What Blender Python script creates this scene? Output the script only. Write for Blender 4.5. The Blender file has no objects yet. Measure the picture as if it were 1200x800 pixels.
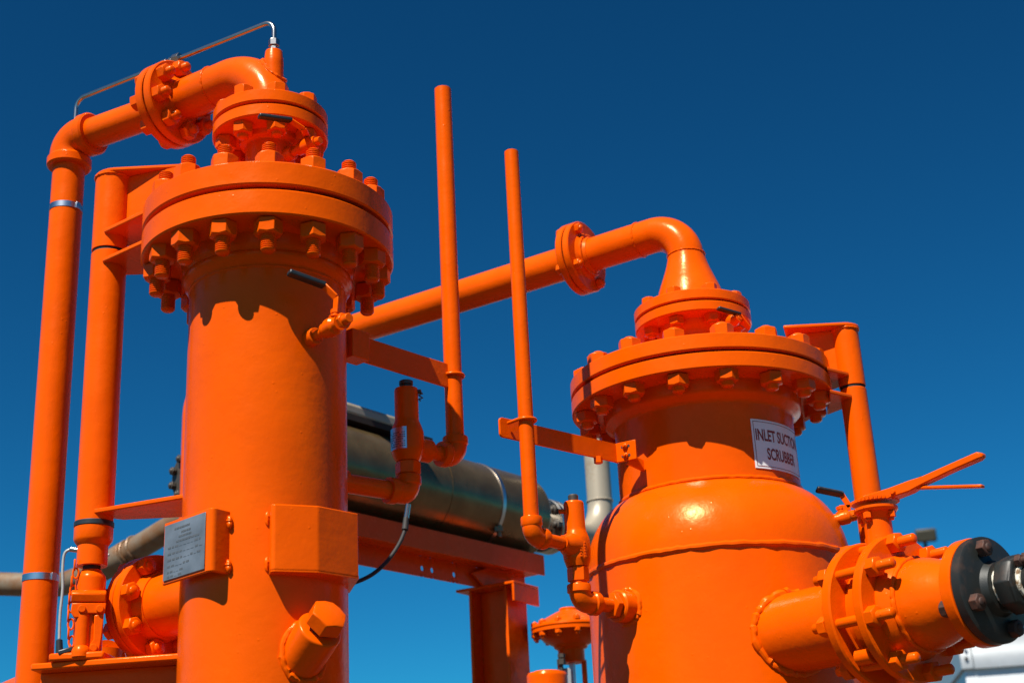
import bpy, bmesh, math, random
from mathutils import Vector, Matrix, Quaternion
random.seed(7)
V = Vector
R = math.radians
S = bpy.context.scene
COL = S.collection
PI = math.pi

# ------------------------------------------------------------------ camera model (photo is 1200 x 800)
F, CX, CY, CAMZ = 1667., 600., 400., 1.6
zc = V((-229., 4417., -1667.)).normalized()
fwd = V((0, 0, -1))
yc = (fwd - fwd.dot(zc) * zc).normalized()
xc = yc.cross(zc)
def ray(px, py):
    c = V((px - CX, -(py - CY), -F))
    return V((c.dot(xc), c.dot(yc), c.dot(zc)))
def at(px, py, Y):
    r = ray(px, py); t = Y / r.y
    return V((r.x * t, Y, CAMZ + r.z * t))
def ath(px, py, z):
    r = ray(px, py); t = (z - CAMZ) / r.z
    return V((r.x * t, r.y * t, z))
def pr(P):
    p = V((P[0], P[1], P[2] - CAMZ))
    c = p.x * xc + p.y * yc + p.z * zc
    return CX + F * c.x / -c.z, CY - F * c.y / -c.z
def zfront(ax, r, y):
    d = math.hypot(*ax); p = (ax[0] * (1 - r / d), ax[1] * (1 - r / d))
    lo, hi = 0., 6.
    for _ in range(50):
        m = (lo + hi) / 2
        if pr((p[0], p[1], m))[1] > y: lo = m
        else: hi = m
    return lo
def axat(ax, py):              # point of the vertical axis seen on picture row py
    lo, hi = 0., 6.
    for _ in range(50):
        m = (lo + hi) / 2
        if pr((ax[0], ax[1], m))[1] > py: lo = m
        else: hi = m
    return V((ax[0], ax[1], lo))

# ------------------------------------------------------------------ materials
def mat(name): 
    m = bpy.data.materials.new(name); m.use_nodes = True
    nt = m.node_tree; b = nt.nodes['Principled BSDF']
    return m, nt, b
def N(nt, t, **k):
    n = nt.nodes.new(t)
    for a, v in k.items():
        if a.startswith('i_'): n.inputs[a[2:].replace('_', ' ')].default_value = v
        else: setattr(n, a, v)
    return n
def noise(nt, scale, detail=4, rough=.55, vec=None):
    n = N(nt, 'ShaderNodeTexNoise'); n.inputs['Scale'].default_value = scale
    n.inputs['Detail'].default_value = detail; n.inputs['Roughness'].default_value = rough
    if vec is None:
        tc = nt.nodes.get('TC') or N(nt, 'ShaderNodeTexCoord', name='TC'); vec = tc.outputs['Object']
    nt.links.new(vec, n.inputs['Vector']); return n
def ramp(nt, fac, stops):
    r = N(nt, 'ShaderNodeValToRGB'); e = r.color_ramp.elements
    while len(e) < len(stops): e.new(.5)
    for i, (p, c) in enumerate(stops):
        e[i].position = p; e[i].color = (*c, 1) if len(c) == 3 else c
    nt.links.new(fac, r.inputs['Fac']); return r
def bump(nt, b, pairs):
    prev = None
    for h, st, dist in pairs:
        n = N(nt, 'ShaderNodeBump'); n.inputs['Strength'].default_value = st; n.inputs['Distance'].default_value = dist
        nt.links.new(h, n.inputs['Height'])
        if prev: nt.links.new(prev, n.inputs['Normal'])
        prev = n.outputs['Normal']
    nt.links.new(prev, b.inputs['Normal'])
def simple(name, col, rough=.5, metal=0., nscale=40, var=.12, bst=.15, bd=.001):
    m, nt, b = mat(name)
    n = noise(nt, nscale)
    lo = tuple(c * (1 - var) for c in col); hi = tuple(min(1, c * (1 + var)) for c in col)
    r = ramp(nt, n.outputs['Fac'], [(.3, lo), (.7, hi)])
    nt.links.new(r.outputs['Color'], b.inputs['Base Color'])
    b.inputs['Roughness'].default_value = rough; b.inputs['Metallic'].default_value = metal
    n2 = noise(nt, nscale * 3)
    bump(nt, b, [(n2.outputs['Fac'], bst, bd)])
    return m
M = {}
ORANGE = (.68, .078, .0)
def paint():
    m, nt, b = mat('orange_paint')
    big = noise(nt, 5, 3)
    r = ramp(nt, big.outputs['Fac'], [(.3, (ORANGE[0] * .93, ORANGE[1] * .9, ORANGE[2])), (.7, (ORANGE[0] * 1.04, ORANGE[1] * 1.08, ORANGE[2]))])
    # sparse scuffs and chips
    ch = noise(nt, 38, 5, .62)
    cr = ramp(nt, ch.outputs['Fac'], [(.735, (0, 0, 0)), (.75, (1, 1, 1))])
    mix = N(nt, 'ShaderNodeMix', data_type='RGBA')
    nt.links.new(cr.outputs['Color'], mix.inputs[0]); nt.links.new(r.outputs['Color'], mix.inputs[6])
    mix.inputs[7].default_value = (.25, .035, .004, 1)
    nt.links.new(mix.outputs[2], b.inputs['Base Color'])
    rn = noise(nt, 14, 4)
    rr = ramp(nt, rn.outputs['Fac'], [(.3, (.19,) * 3), (.7, (.33,) * 3)])
    nt.links.new(rr.outputs['Color'], b.inputs['Roughness'])
    b.inputs['Specular IOR Level'].default_value = .22
    b.inputs['Specular Tint'].default_value = (1, .76, .30, 1)
    peel = noise(nt, 130, 2); sag = noise(nt, 22, 3)
    vor = N(nt, 'ShaderNodeTexVoronoi'); vor.inputs['Scale'].default_value = 28
    nt.links.new(nt.nodes['TC'].outputs['Object'], vor.inputs['Vector'])
    vr = ramp(nt, vor.outputs['Distance'], [(.0, (1, 1, 1)), (.10, (0, 0, 0))])
    bump(nt, b, [(sag.outputs['Fac'], .36, .004), (peel.outputs['Fac'], .14, .0012), (vr.outputs['Color'], .45, .0014)])
    return m
M['paint'] = paint()
M['rubber'] = simple('black_grip', (.014, .018, .022), .42, 0, 60, .2)
M['gasket'] = simple('dark_gasket', (.02, .012, .008), .8)
M['tube'] = simple('stainless_tube', (.46, .44, .41), .26, 1., 30, .08, .05)
M['band'] = simple('steel_band', (.55, .57, .60), .3, 1., 30, .1, .05)
M['bluesteel'] = simple('nameplate_steel', (.235, .255, .275), .40, .6, 14, .28, .15)
M['mark'] = simple('stamped_marks', (.10, .11, .12), .5, .3)
M['white'] = simple('white_enamel', (.62, .64, .66), .4, 0, 12, .04)
M['greypaint'] = simple('grey_enamel', (.30, .32, .335), .4, .2, 9, .06)
M['sign'] = simple('sign_film', (.74, .735, .73), .35, 0, 20, .04, .04)
M['signink'] = simple('sign_ink', (.24, .022, .010), .5)
M['lampgrey'] = simple('lamp_housing', (.035, .031, .018), .6)
M['cable'] = simple('cable_sheath', (.014, .012, .012), .7)
M['greycable'] = simple('braided_cable', (.36, .37, .36), .45, .3)
M['chain'] = M['paint']
M['darkcap'] = simple('grey_cap', (.07, .06, .05), .5, .5)
def steelclad():
    m, nt, b = mat('clad_steel')
    tc = N(nt, 'ShaderNodeTexCoord', name='TC')
    mp = N(nt, 'ShaderNodeMapping'); mp.inputs['Scale'].default_value = (3, 3, 3)
    nt.links.new(tc.outputs['Object'], mp.inputs['Vector'])
    n = noise(nt, 3.0, 6, .6, mp.outputs['Vector'])
    r = ramp(nt, n.outputs['Fac'], [(.25, (.12, .075, .030)), (.55, (.19, .125, .055)), (.8, (.27, .185, .085))])
    nt.links.new(r.outputs['Color'], b.inputs['Base Color'])
    b.inputs['Metallic'].default_value = .65; b.inputs['Roughness'].default_value = .26
    n2 = noise(nt, 40, 3)
    bump(nt, b, [(n.outputs['Fac'], .25, .006), (n2.outputs['Fac'], .1, .001)])
    return m
M['clad'] = steelclad()
def rustmix(name, base, rust, lo, hi, rough, metal, sc=18):
    m, nt, b = mat(name)
    n = noise(nt, sc, 7, .65)
    k = ramp(nt, n.outputs['Fac'], [(lo, (0, 0, 0)), (hi, (1, 1, 1))])
    mix = N(nt, 'ShaderNodeMix', data_type='RGBA')
    nt.links.new(k.outputs['Color'], mix.inputs[0]); mix.inputs[6].default_value = (*base, 1); mix.inputs[7].default_value = (*rust, 1)
    nt.links.new(mix.outputs[2], b.inputs['Base Color'])
    b.inputs['Roughness'].default_value = rough; b.inputs['Metallic'].default_value = metal
    n2 = noise(nt, 90, 4)
    bump(nt, b, [(n.outputs['Fac'], .3, .002), (n2.outputs['Fac'], .2, .001)])
    return m
M['blacksteel'] = rustmix('black_steel', (.010, .012, .011), (.045, .025, .016), .52, .72, .5, .1)
M['rustbolt'] = rustmix('rusty_bolt', (.028, .013, .009), (.085, .026, .012), .4, .65, .7, .1, 50)
M['sealant'] = rustmix('thread_sealant', (.62, .58, .48), (.16, .09, .04), .46, .56, .8, 0, 60)
M['rustypipe'] = rustmix('stained_pipe', (.21, .17, .12), (.19, .085, .03), .42, .62, .45, .25, 6)
M['palepipe'] = rustmix('pale_steel_pipe', (.36, .31, .23), (.24, .15, .07), .52, .72, .42, .25, 7)
def groundmat():
    m, nt, b = mat('gravel_ground')
    n = noise(nt, .6, 6); f = noise(nt, 14, 6)
    r = ramp(nt, n.outputs['Fac'], [(.3, (.062, .046, .028)), (.7, (.095, .073, .05))])
    mx = N(nt, 'ShaderNodeMix', data_type='RGBA', blend_type='MULTIPLY'); mx.inputs[0].default_value = .5
    nt.links.new(r.outputs['Color'], mx.inputs[6]); nt.links.new(f.outputs['Color'], mx.inputs[7])
    nt.links.new(mx.outputs[2], b.inputs['Base Color']); b.inputs['Roughness'].default_value = .95
    bump(nt, b, [(f.outputs['Fac'], .5, .02)])
    return m
M['ground'] = groundmat()
M['grating'] = simple('weathered_deck', (.07, .06, .05), .8, .2, 12, .3)

# ------------------------------------------------------------------ mesh helpers
def frame(p, axis, up=None):
    z = V(axis).normalized()
    u = V(up) if up is not None else (V((0, 0, 1)) if abs(z.z) < .95 else V((0, 1, 0)))
    x = u.cross(z)
    if x.length < 1e-6: x = V((1, 0, 0)).cross(z)
    x.normalize(); y = z.cross(x)
    m = Matrix((x, y, z)).transposed().to_4x4(); m.translation = V(p); return m
def fil(prof, n=4):            # profile corners (r, z[, fillet]) -> rounded list of (r, z)
    out = []
    for i, p in enumerate(prof):
        if len(p) < 3 or i in (0, len(prof) - 1): out.append((p[0], p[1])); continue
        a, b, c = V(prof[i - 1][:2]), V(p[:2]), V(prof[i + 1][:2])
        d1, d2 = (a - b), (c - b)
        k = min(p[2], d1.length * .49, d2.length * .49)
        s, e = b + d1.normalized() * k, b + d2.normalized() * k
        for j in range(n + 1):
            t = j / n
            q = s * (1 - t) ** 2 + b * 2 * t * (1 - t) + e * t * t
            out.append((q.x, q.y))
    return out
def bend(pts, rad, n=10):      # polyline with rounded corners; rad may be a list
    pts = [V(p) for p in pts]; out = [pts[0]]
    for i in range(1, len(pts) - 1):
        r = rad[i - 1] if isinstance(rad, (list, tuple)) else rad
        b = pts[i]; d1 = (pts[i - 1] - b).normalized(); d2 = (pts[i + 1] - b).normalized()
        ang = d1.angle(d2)
        if ang > PI - .01 or r <= 0: out.append(b); continue
        k = r / math.tan(ang / 2)
        s, e = b + d1 * k, b + d2 * k
        cen = b + (d1 + d2).normalized() * (r / math.sin(ang / 2))
        v0 = s - cen; ax = v0.cross(e - cen).normalized(); tot = v0.angle(e - cen)
        for j in range(n + 1): out.append(cen + Quaternion(ax, tot * j / n) @ v0)
    out.append(pts[-1]); return out
class MB:
    def __init__(s): s.bm = bmesh.new()
    def v(s, p): return s.bm.verts.new(p)
    def face(s, vs):
        try: return s.bm.faces.new(vs)
        except ValueError: return None
    def lathe(s, prof, m, seg=64, closed=False):
        rings = []
        for r, z in prof:
            if r < 1e-5: rings.append([s.v(m @ V((0, 0, z)))])
            else: rings.append([s.v(m @ V((r * math.cos(2 * PI * i / seg), r * math.sin(2 * PI * i / seg), z))) for i in range(seg)])
        pairs = list(zip(rings, rings[1:])) + ([(rings[-1], rings[0])] if closed else [])
        for a, b in pairs:
            for i in range(seg):
                j = (i + 1) % seg
                if len(a) == 1 and len(b) == 1: continue
                if len(a) == 1: s.face((a[0], b[j], b[i]))
                elif len(b) == 1: s.face((a[i], a[j], b[0]))
                else: s.face((a[i], a[j], b[j], b[i]))
        if not closed:
            for k in (0, -1):
                if len(rings[k]) > 1: s.face(rings[k] if k else rings[k][::-1])
        return s
    def cyl(s, p0, p1, r0, r1=None, seg=32, ch=.0015):
        p0, p1 = V(p0), V(p1); r1 = r0 if r1 is None else r1; L = (p1 - p0).length
        c = min(ch, L * .3, r0 * .5, r1 * .5)
        s.lathe([(0, 0), (r0 - c, 0), (r0, c), (r1, L - c), (r1 - c, L), (0, L)], frame(p0, p1 - p0), seg); return s
    def tube(s, path, r, seg=24, closed=False, cap=True):
        path = [V(p) for p in path]; n = len(path)
        rs = r if isinstance(r, (list, tuple)) else [r] * n
        T = []
        for i in range(n):
            if closed: t = path[(i + 1) % n] - path[i - 1]
            else: t = path[min(i + 1, n - 1)] - path[max(i - 1, 0)]
            T.append(t.normalized())
        a = V((0, 0, 1)) if abs(T[0].z) < .9 else V((1, 0, 0))
        x = (a - a.dot(T[0]) * T[0]).normalized(); rings = []
        for i in range(n):
            if i:
                q = T[i - 1].rotation_difference(T[i]); x = q @ x; x = (x - x.dot(T[i]) * T[i]).normalized()
            y = T[i].cross(x)
            rings.append([s.v(path[i] + rs[i] * (x * math.cos(2 * PI * k / seg) + y * math.sin(2 * PI * k / seg))) for k in range(seg)])
        last = n if closed else n - 1
        off = 0
        for i in range(last):
            a, b = rings[i], rings[(i + 1) % n]
            if closed and i == n - 1:
                off = min(range(seg), key=lambda k: (b[k].co - a[0].co).length)
            for k in range(seg):
                j = (k + 1) % seg
                s.face((a[k], a[j], b[(j + off) % seg], b[(k + off) % seg]))
        if cap and not closed: s.face(rings[0][::-1]); s.face(rings[-1])
        return s
    def prism(s, poly, th):
        th = V(th); a = [s.v(V(p)) for p in poly]; b = [s.v(V(p) + th) for p in poly]; n = len(a)
        s.face(a[::-1]); s.face(b)
        for i in range(n): s.face((a[i], a[(i + 1) % n], b[(i + 1) % n], b[i]))
        return s
    def box(s, m, sx, sy, sz):      # centred box in frame m
        pts = [m @ V((x * sx / 2, y * sy / 2, -sz / 2)) for x, y in ((-1, -1), (1, -1), (1, 1), (-1, 1))]
        return s.prism(pts, m.to_3x3() @ V((0, 0, sz)))
    def bar(s, p0, p1, w, t, up=(0, 0, 1)):   # flat bar from p0 to p1: t thick across, w high along up
        p0, p1 = V(p0), V(p1); d = (p1 - p0).normalized(); u = V(up); u = (u - u.dot(d) * d).normalized(); x = d.cross(u)
        pts = [p0 + u * w / 2 * a + x * t / 2 * b for a, b in ((-1, -1), (1, -1), (1, 1), (-1, 1))]
        return s.prism(pts, p1 - p0)
    def hexnut(s, m, af, h, z0=0., chlow=False):
        rc, rm = af / math.sqrt(3), af / 2
        def ring(zc_, zm, k=1.0, rr=None):
            out = []
            for i in range(12):
                a = PI * i / 6; r = (rc if i % 2 == 0 else rm) if rr is None else rr
                out.append(s.v(m @ V((r * k * math.cos(a), r * k * math.sin(a), z0 + (zc_ if i % 2 == 0 else zm)))))
            return out
        rings = []
        if chlow: rings += [ring(0, 0, rr=rm * .95), ring(h * .12, h * .03)]
        else: rings += [ring(0, 0)]
        rings += [ring(h * .88, h * .97), ring(h, h, rr=rm * .94)]
        s.face(rings[0][::-1]); s.face(rings[-1])
        for a, b in zip(rings, rings[1:]):
            for i in range(12): s.face((a[i], a[(i + 1) % 12], b[(i + 1) % 12], b[i]))
        return s
    def bead(s, fn, n, r, closed=True, lump=.12, seed=1, round_ends=False):
        rd = random.Random(seed); path = []; rs = []
        for i in range(n):
            t = i / (n if closed else n - 1)
            path.append(V(fn(t)) + V((rd.uniform(-1, 1), rd.uniform(-1, 1), rd.uniform(-1, 1))) * r * .16)
            rs.append(r * (1 + lump * rd.uniform(-1.3, 1.3)))
        if round_ends: rs = [q * max(.12, math.sin(PI * (i + .4) / (n - .2)) ** .5) for i, q in enumerate(rs)]
        return s.tube(path, rs, 10, closed)
    def ringbead(s, m, rad, r, n=None, seed=1):
        n = n or max(24, int(2 * PI * rad / (r * .9)))
        return s.bead(lambda t: m @ V((rad * math.cos(2 * PI * t), rad * math.sin(2 * PI * t), 0)), n, r, True, .12, seed)
    def build(s, name, material, parent=None, bev=0., sharp=35, local=None, seg=2):
        bmesh.ops.recalc_face_normals(s.bm, faces=s.bm.faces)
        me = bpy.data.meshes.new(name)
        if parent is not None and local is None:
            o = org(parent)
            for v in s.bm.verts: v.co -= o
        s.bm.to_mesh(me); s.bm.free()
        for p in me.polygons: p.use_smooth = True
        me.set_sharp_from_angle(angle=R(sharp))
        me.materials.append(M[material] if isinstance(material, str) else material)
        ob = bpy.data.objects.new(name, me); COL.objects.link(ob)
        if parent is not None:
            ob.parent = parent
            if local is not None: ob.matrix_local = local
        if bev > 0:
            b = ob.modifiers.new('edge', 'BEVEL'); b.width = bev; b.segments = seg; b.limit_method = 'ANGLE'; b.angle_limit = R(40)
            b.harden_normals = False
        return ob
ORG = {}
def org(o):
    while o.parent is not None: o = o.parent
    return ORG.get(o.name, V((0, 0, 0)))
def thing(name, label, cat, loc, group=None):
    o = bpy.data.objects.new(name, None); COL.objects.link(o); o.empty_display_size = .1
    o.location = loc; ORG[o.name] = V(loc); o['label'] = label; o['category'] = cat
    if group: o['group'] = group
    return o
def tag(o, label, cat, group=None):
    o['label'] = label; o['category'] = cat
    if group: o['group'] = group
    return o
def dupchild(o, parent, m=None):
    c = o.copy(); COL.objects.link(c); c.parent = parent
    if m is not None: c.matrix_local = m
    for ch in list(o.children): dupchild(ch, c)
    return c

def studprof(r, z0, z1, thr=True, pitch=.0052):
    p = [(0, z0), (r * .72, z0), (r * .98, z0 + r * .25)]
    if thr:
        n = max(2, int((z1 - z0 - r * .5) / pitch)); st = (z1 - z0 - r * .5) / n
        for i in range(n):
            z = z0 + r * .25 + i * st
            p += [(r, z + st * .2), (r, z + st * .5), (r * .87, z + st * .72), (r * .87, z + st * .92)]
    p += [(r * .98, z1 - r * .25), (r * .72, z1), (0, z1)]
    return p
def bolts(parent, cen, axis, rad, n, phase, zlo, zhi, sr, af, nh, elo, ehi, material='paint', up=None, skip=(), thr=True, jit=True, headed=False):
    """n studs on a circle; nuts against planes zlo / zhi measured along axis; ends stick out elo / ehi past the nuts"""
    base = frame(cen, axis, up); o = org(parent)
    first = None
    for i in range(n):
        if i in skip: continue
        a = R(phase) + 2 * PI * i / n
        m = base @ Matrix.Translation((rad * math.cos(a), rad * math.sin(a), 0)) @ Matrix.Rotation(a + PI / 6 + (random.uniform(-.33, .33) if jit else 0), 4, 'Z')
        loc = Matrix.Translation(-o) @ m
        if jit: loc = loc @ Matrix.Translation((0, 0, random.uniform(-.003, .003)))
        if first is None:
            I = Matrix.Identity(4)
            first = MB().lathe(studprof(sr, zlo - nh - elo, zhi + nh + ehi, thr), I, 20).build('stud_bolt', material, parent, local=loc, sharp=50)
            MB().hexnut(I, af, nh, zhi + .0005, False).build('nut', material, first, bev=.0012, local=I)
            MB().hexnut(Matrix.Rotation(PI, 4, 'X'), af, nh, -zlo + .0005, False).build('nut', material, first, bev=.0012, local=I)
        else: dupchild(first, parent, loc)
def azdir(ax, deg):
    """horizontal direction at vessel axis ax: deg to the picture's right of straight towards the camera"""
    d = V((-ax[0], -ax[1], 0)).normalized()
    return Matrix.Rotation(R(deg), 3, 'Z') @ d
UP = V((0, 0, 1))
b_ = V((-.857, .515, 0)); a_ = V((.515, .857, 0))

# ================================================================== SETTING
g = MB(); g.prism([(-1500, -1500, 0), (1500, -1500, 0), (1500, 1500, 0), (-1500, 1500, 0)], (0, 0, -.5))
ground = g.build('ground', 'ground'); ground['kind'] = 'structure'

V1 = (-.60, 3.265); V2 = (.535, 3.914)
v1 = V((*V1, 0)); v2 = V((*V2, 0))
# skid the equipment stands on (below the frame)
sk = thing('skid_base', 'orange steel skid with dark deck under the vessels and pipework', 'skid', (a_ * 3.6 + b_ * 2.4))
def uv(u, v, z): return a_ * u + b_ * v + V((0, 0, z))
MB().prism([uv(1.9, .95, .24), uv(7.2, .95, .24), uv(7.2, 3.9, .24), uv(1.9, 3.9, .24)], (0, 0, .012)).build('deck_plate', 'grating', sk)
for p, q in (((1.9, 1.0), (7.2, 1.0)), ((1.9, 3.85), (7.2, 3.85)), ((1.95, 1.05), (1.95, 3.8)), ((7.15, 1.05), (7.15, 3.8))):
    MB().bar(uv(*p, .118), uv(*q, .118), .23, .1).build('side_beam', 'paint', sk, bev=.003)
DECK = .252

# ================================================================== LEFT VESSEL
L = thing('scrubber_vessel', 'tall orange vessel at left with thick bolted lid, nameplate and plugged angled port', 'pressure vessel', (V1[0], V1[1], DECK))
r1 = .192; RF = .312
zt, zg, zb = zfront(V1, RF, 188), zfront(V1, RF, 218), zfront(V1, RF, 250)
zh = zfront(V1, r1 + .012, 300)
def fr(axis, z=0): return frame((axis[0], axis[1], z), UP)
I1 = fr(V1)
shell = MB().lathe(fil([(0, DECK), (r1 + .03, DECK), (r1 + .03, DECK + .02), (r1, DECK + .02), (r1, zh - .014, .006), (r1 + .012, zh - .004, .006), (r1 + .017, zh + .006, .004), (r1 + .017, zh + .014, .003), (r1 + .013, zh + .018, .003), (r1 + .020, zh + .03, .01), (r1 + .024, zb + .004)]), I1, 128).build('shell', 'paint', L, sharp=25)
MB().ringbead(fr(V1, zh - .02), r1 - .001, .004, 160, 3).build('weld_seam', 'paint', shell)
MB().lathe(fil([(r1 - .02, zb), (RF - .004, zb), (RF, zb + .004), (RF, zg - .010), (RF - .004, zg - .006), (r1 - .02, zg - .006)]), I1, 128, True).build('vessel_flange', 'paint', L)
MB().lathe([(0, zg - .0055), (RF - .022, zg - .0055), (RF - .022, zg + .0055), (0, zg + .0055)], I1, 96).build('gasket', 'gasket', L)
lid = MB().lathe(fil([(0, zg + .006), (RF - .004, zg + .006), (RF, zg + .010), (RF, zt - .004), (RF - .004, zt), (0, zt)]), I1, 128).build('lid', 'paint', L)
bolts(L, (V1[0], V1[1], 0), UP, .272, 16, math.degrees(math.atan2(azdir(V1, -.5).y, azdir(V1, -.5).x)), zb, zt, .0178, .059, .036, .042, .030)
# lid nozzle and its flange pair
rs = .148; rsn = .064
zst, zsg, zsb = zfront(V1, rs, 103.5), zfront(V1, rs, 119), zfront(V1, rs, 134)
MB().lathe(fil([(0, zt - .01), (rsn, zt - .01), (rsn, zsb - .018, .004), (rsn + .014, zsb - .014, .004), (rsn + .018, zsb + .004), (0, zsb + .004)]), I1, 64).build('nozzle_neck', 'paint', L)
MB().lathe(fil([(.02, zsb), (rs - .003, zsb), (rs, zsb + .003), (rs, zsg - .007), (rs - .003, zsg - .004), (.02, zsg - .004)]), I1, 96, True).build('nozzle_flange', 'paint', L)
MB().lathe([(0, zsg - .0035), (rs - .014, zsg - .0035), (rs - .014, zsg + .0035), (0, zsg + .0035)], I1, 64).build('gasket', 'gasket', L)

# ---- elbow spool on the left lid
PZ1 = 3.652
E = thing('elbow_spool', 'orange pipe bend with flange on top of the left vessel lid', 'pipe', (V1[0], V1[1], zst))
MB().lathe(fil([(.02, zsg + .004), (rs - .003, zsg + .004), (rs, zsg + .007), (rs, zst - .003), (rs - .003, zst), (.066, zst), (.062, zst + .006), (.058, zst + .016), (.02, zst + .016)]), I1, 96, True).build('flange', 'paint', E)
pw = .0575
fl_c = v1 + b_ * .355 + UP * PZ1       # joint plane of the pair
el = bend([v1 + UP * (zst + .01), v1 + UP * PZ1, fl_c - b_ * .045], .148, 28)
MB().tube(el, pw, 48).build('pipe_bend', 'paint', E)
MB().ringbead(frame(v1 + b_ * .20 + UP * PZ1, b_), pw, .003, 90, 5).build('weld_seam', 'paint', E)
FB = frame(fl_c, -b_)                 # z towards the vessel
rf1 = .120
MB().lathe(fil([(.02, .003), (rf1 - .003, .003), (rf1, .006), (rf1, .025), (rf1 - .003, .028), (.076, .028), (.068, .033, .004), (pw + .002, .046), (.02, .046)]), FB, 72, True).build('flange', 'paint', E)
MB().lathe([(0, -.003), (rf1 - .012, -.003), (rf1 - .012, .003), (0, .003)], FB, 48).build('gasket', 'gasket', E)
bolts(E, fl_c, -b_, .0915, 8, 12, -.028, .028, .0125, .042, .026, .006, .018, thr=False)
bolts(E, (V1[0], V1[1], 0), UP, .114, 8, math.degrees(math.atan2(azdir(V1, 8).y, azdir(V1, 8).x)), zsb, zst, .0145, .047, .030, .012, .005, thr=False)
bp = v1 - b_ * .008 + UP * 0
BT = axat((bp.x, bp.y), 61).z
bo = MB().lathe(fil([(0, PZ1 - .07), (.026, PZ1 - .07), (.026, BT - .034, .004), (.0225, BT, .003), (0, BT)]), frame(bp, UP), 32)
bo.build('threaded_boss', 'paint', E)
def bootring(t):
    a = 2 * PI * t; o = b_ * math.cos(a) * .030 + V((b_.y, -b_.x, 0)) * math.sin(a) * .030
    sx = .148 + .008 - math.cos(a) * .030; side_ = math.sin(a) * .030
    return bp + o + UP * (PZ1 - .148 + math.sqrt(max(0, (.148 + math.sqrt(pw * pw - side_ * side_)) ** 2 - sx * sx)))
MB().bead(bootring, 48, .0055, True, .15).build('weld_seam', 'paint', E)

# ---- riser pipe at far left
rc = ath(83, 166, PZ1); rc = V((rc.x, rc.y, PZ1))
rr = .0447
RP = thing('riser_pipe', 'tall orange pipe at the far left with two shiny bands and flanged top arm', 'pipe', (rc.x, rc.y, DECK))
dirr = (fl_c - rc); dirr.z = 0; dirr.normalize()
MB().tube(bend([V((rc.x, rc.y, DECK)), rc, fl_c - dirr * .04], .06, 16), rr, 40).build('pipe', 'paint', RP)
# socket elbow over the bend
so = .056
MB().tube(bend([rc - UP * .085, rc, rc + dirr * .088], .05, 16), so, 40).build('elbow', 'paint', RP, bev=.004)
for p, d in ((rc - UP * .088, UP), (rc + dirr * .090, -dirr)):
    MB().lathe(fil([(.03, 0), (so + .001, 0), (so + .006, .005), (so + .006, .026), (so, .034), (.03, .034)]), frame(p, d), 40, True).build('elbow_collar', 'paint', RP)
FBr = frame(fl_c, b_)
MB().lathe(fil([(.02, .003), (rf1 - .003, .003), (rf1, .006), (rf1, .025), (rf1 - .003, .028), (.072, .028), (rr + .012, .036, .006), (rr + .003, .056), (.02, .056)]), FBr, 72, True).build('flange', 'paint', RP)
for py in (246, 678):
    q = axat((rc.x, rc.y), py)
    bd = MB().lathe([(rr - .002, -.0085), (rr + .0014, -.0085), (rr + .0014, .0085), (rr - .002, .0085)], frame(q, UP), 40, True).build('steel_band', 'band', RP)
    MB().box(frame(q + azdir((rc.x, rc.y), 42) * (rr + .003), azdir((rc.x, rc.y), 42)), .017, .02, .004).build('band_buckle', 'band', bd, bev=.001)

# ---- instrument tubing
t_end = V((rc.x, rc.y, PZ1)) + dirr * .012
zT = zfront((bp.x, bp.y), .0, 24)
p_top = V((bp.x, bp.y, zT))
p_left = V((t_end.x, t_end.y, 0)); p_left.z = ath(89, 117, 3.8).z
for _ in range(30):            # height whose projection sits on row 117
    y = pr(p_left)[1]; p_left.z += (y - 117) * .0015
TB = thing('instrument_tube', 'thin bare steel tube bridging over the left elbow and riser', 'tube', V((bp.x, bp.y, BT)))
tp = bend([t_end + UP * .04, p_left, p_top, V((bp.x, bp.y, BT + .02))], [.03, .035], 10)
MB().tube(tp, .0064, 16).build('tube', 'tube', TB)
fb = frame((bp.x, bp.y, BT), UP)
MB().hexnut(fb, .022, .012, .001).hexnut(fb, .026, .020, .017).cyl((bp.x, bp.y, BT), (bp.x, bp.y, BT + .03), .009).build('tube_fitting', 'tube', TB, bev=.0008)
um = p_left.lerp(p_top, .50); ud = (p_top - p_left).normalized()
MB().hexnut(frame(um - ud * .034, ud), .024, .022).build('union_nut', 'tube', TB, bev=.0008)
MB().hexnut(frame(um + ud * .034, -ud), .028, .026).build('union_nut', 'tube', TB, bev=.0008)
MB().cyl(um - ud * .03, um + ud * .03, .0095).hexnut(frame(um - ud * .005, ud), .022, .008).build('union_body', 'tube', TB)

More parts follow.
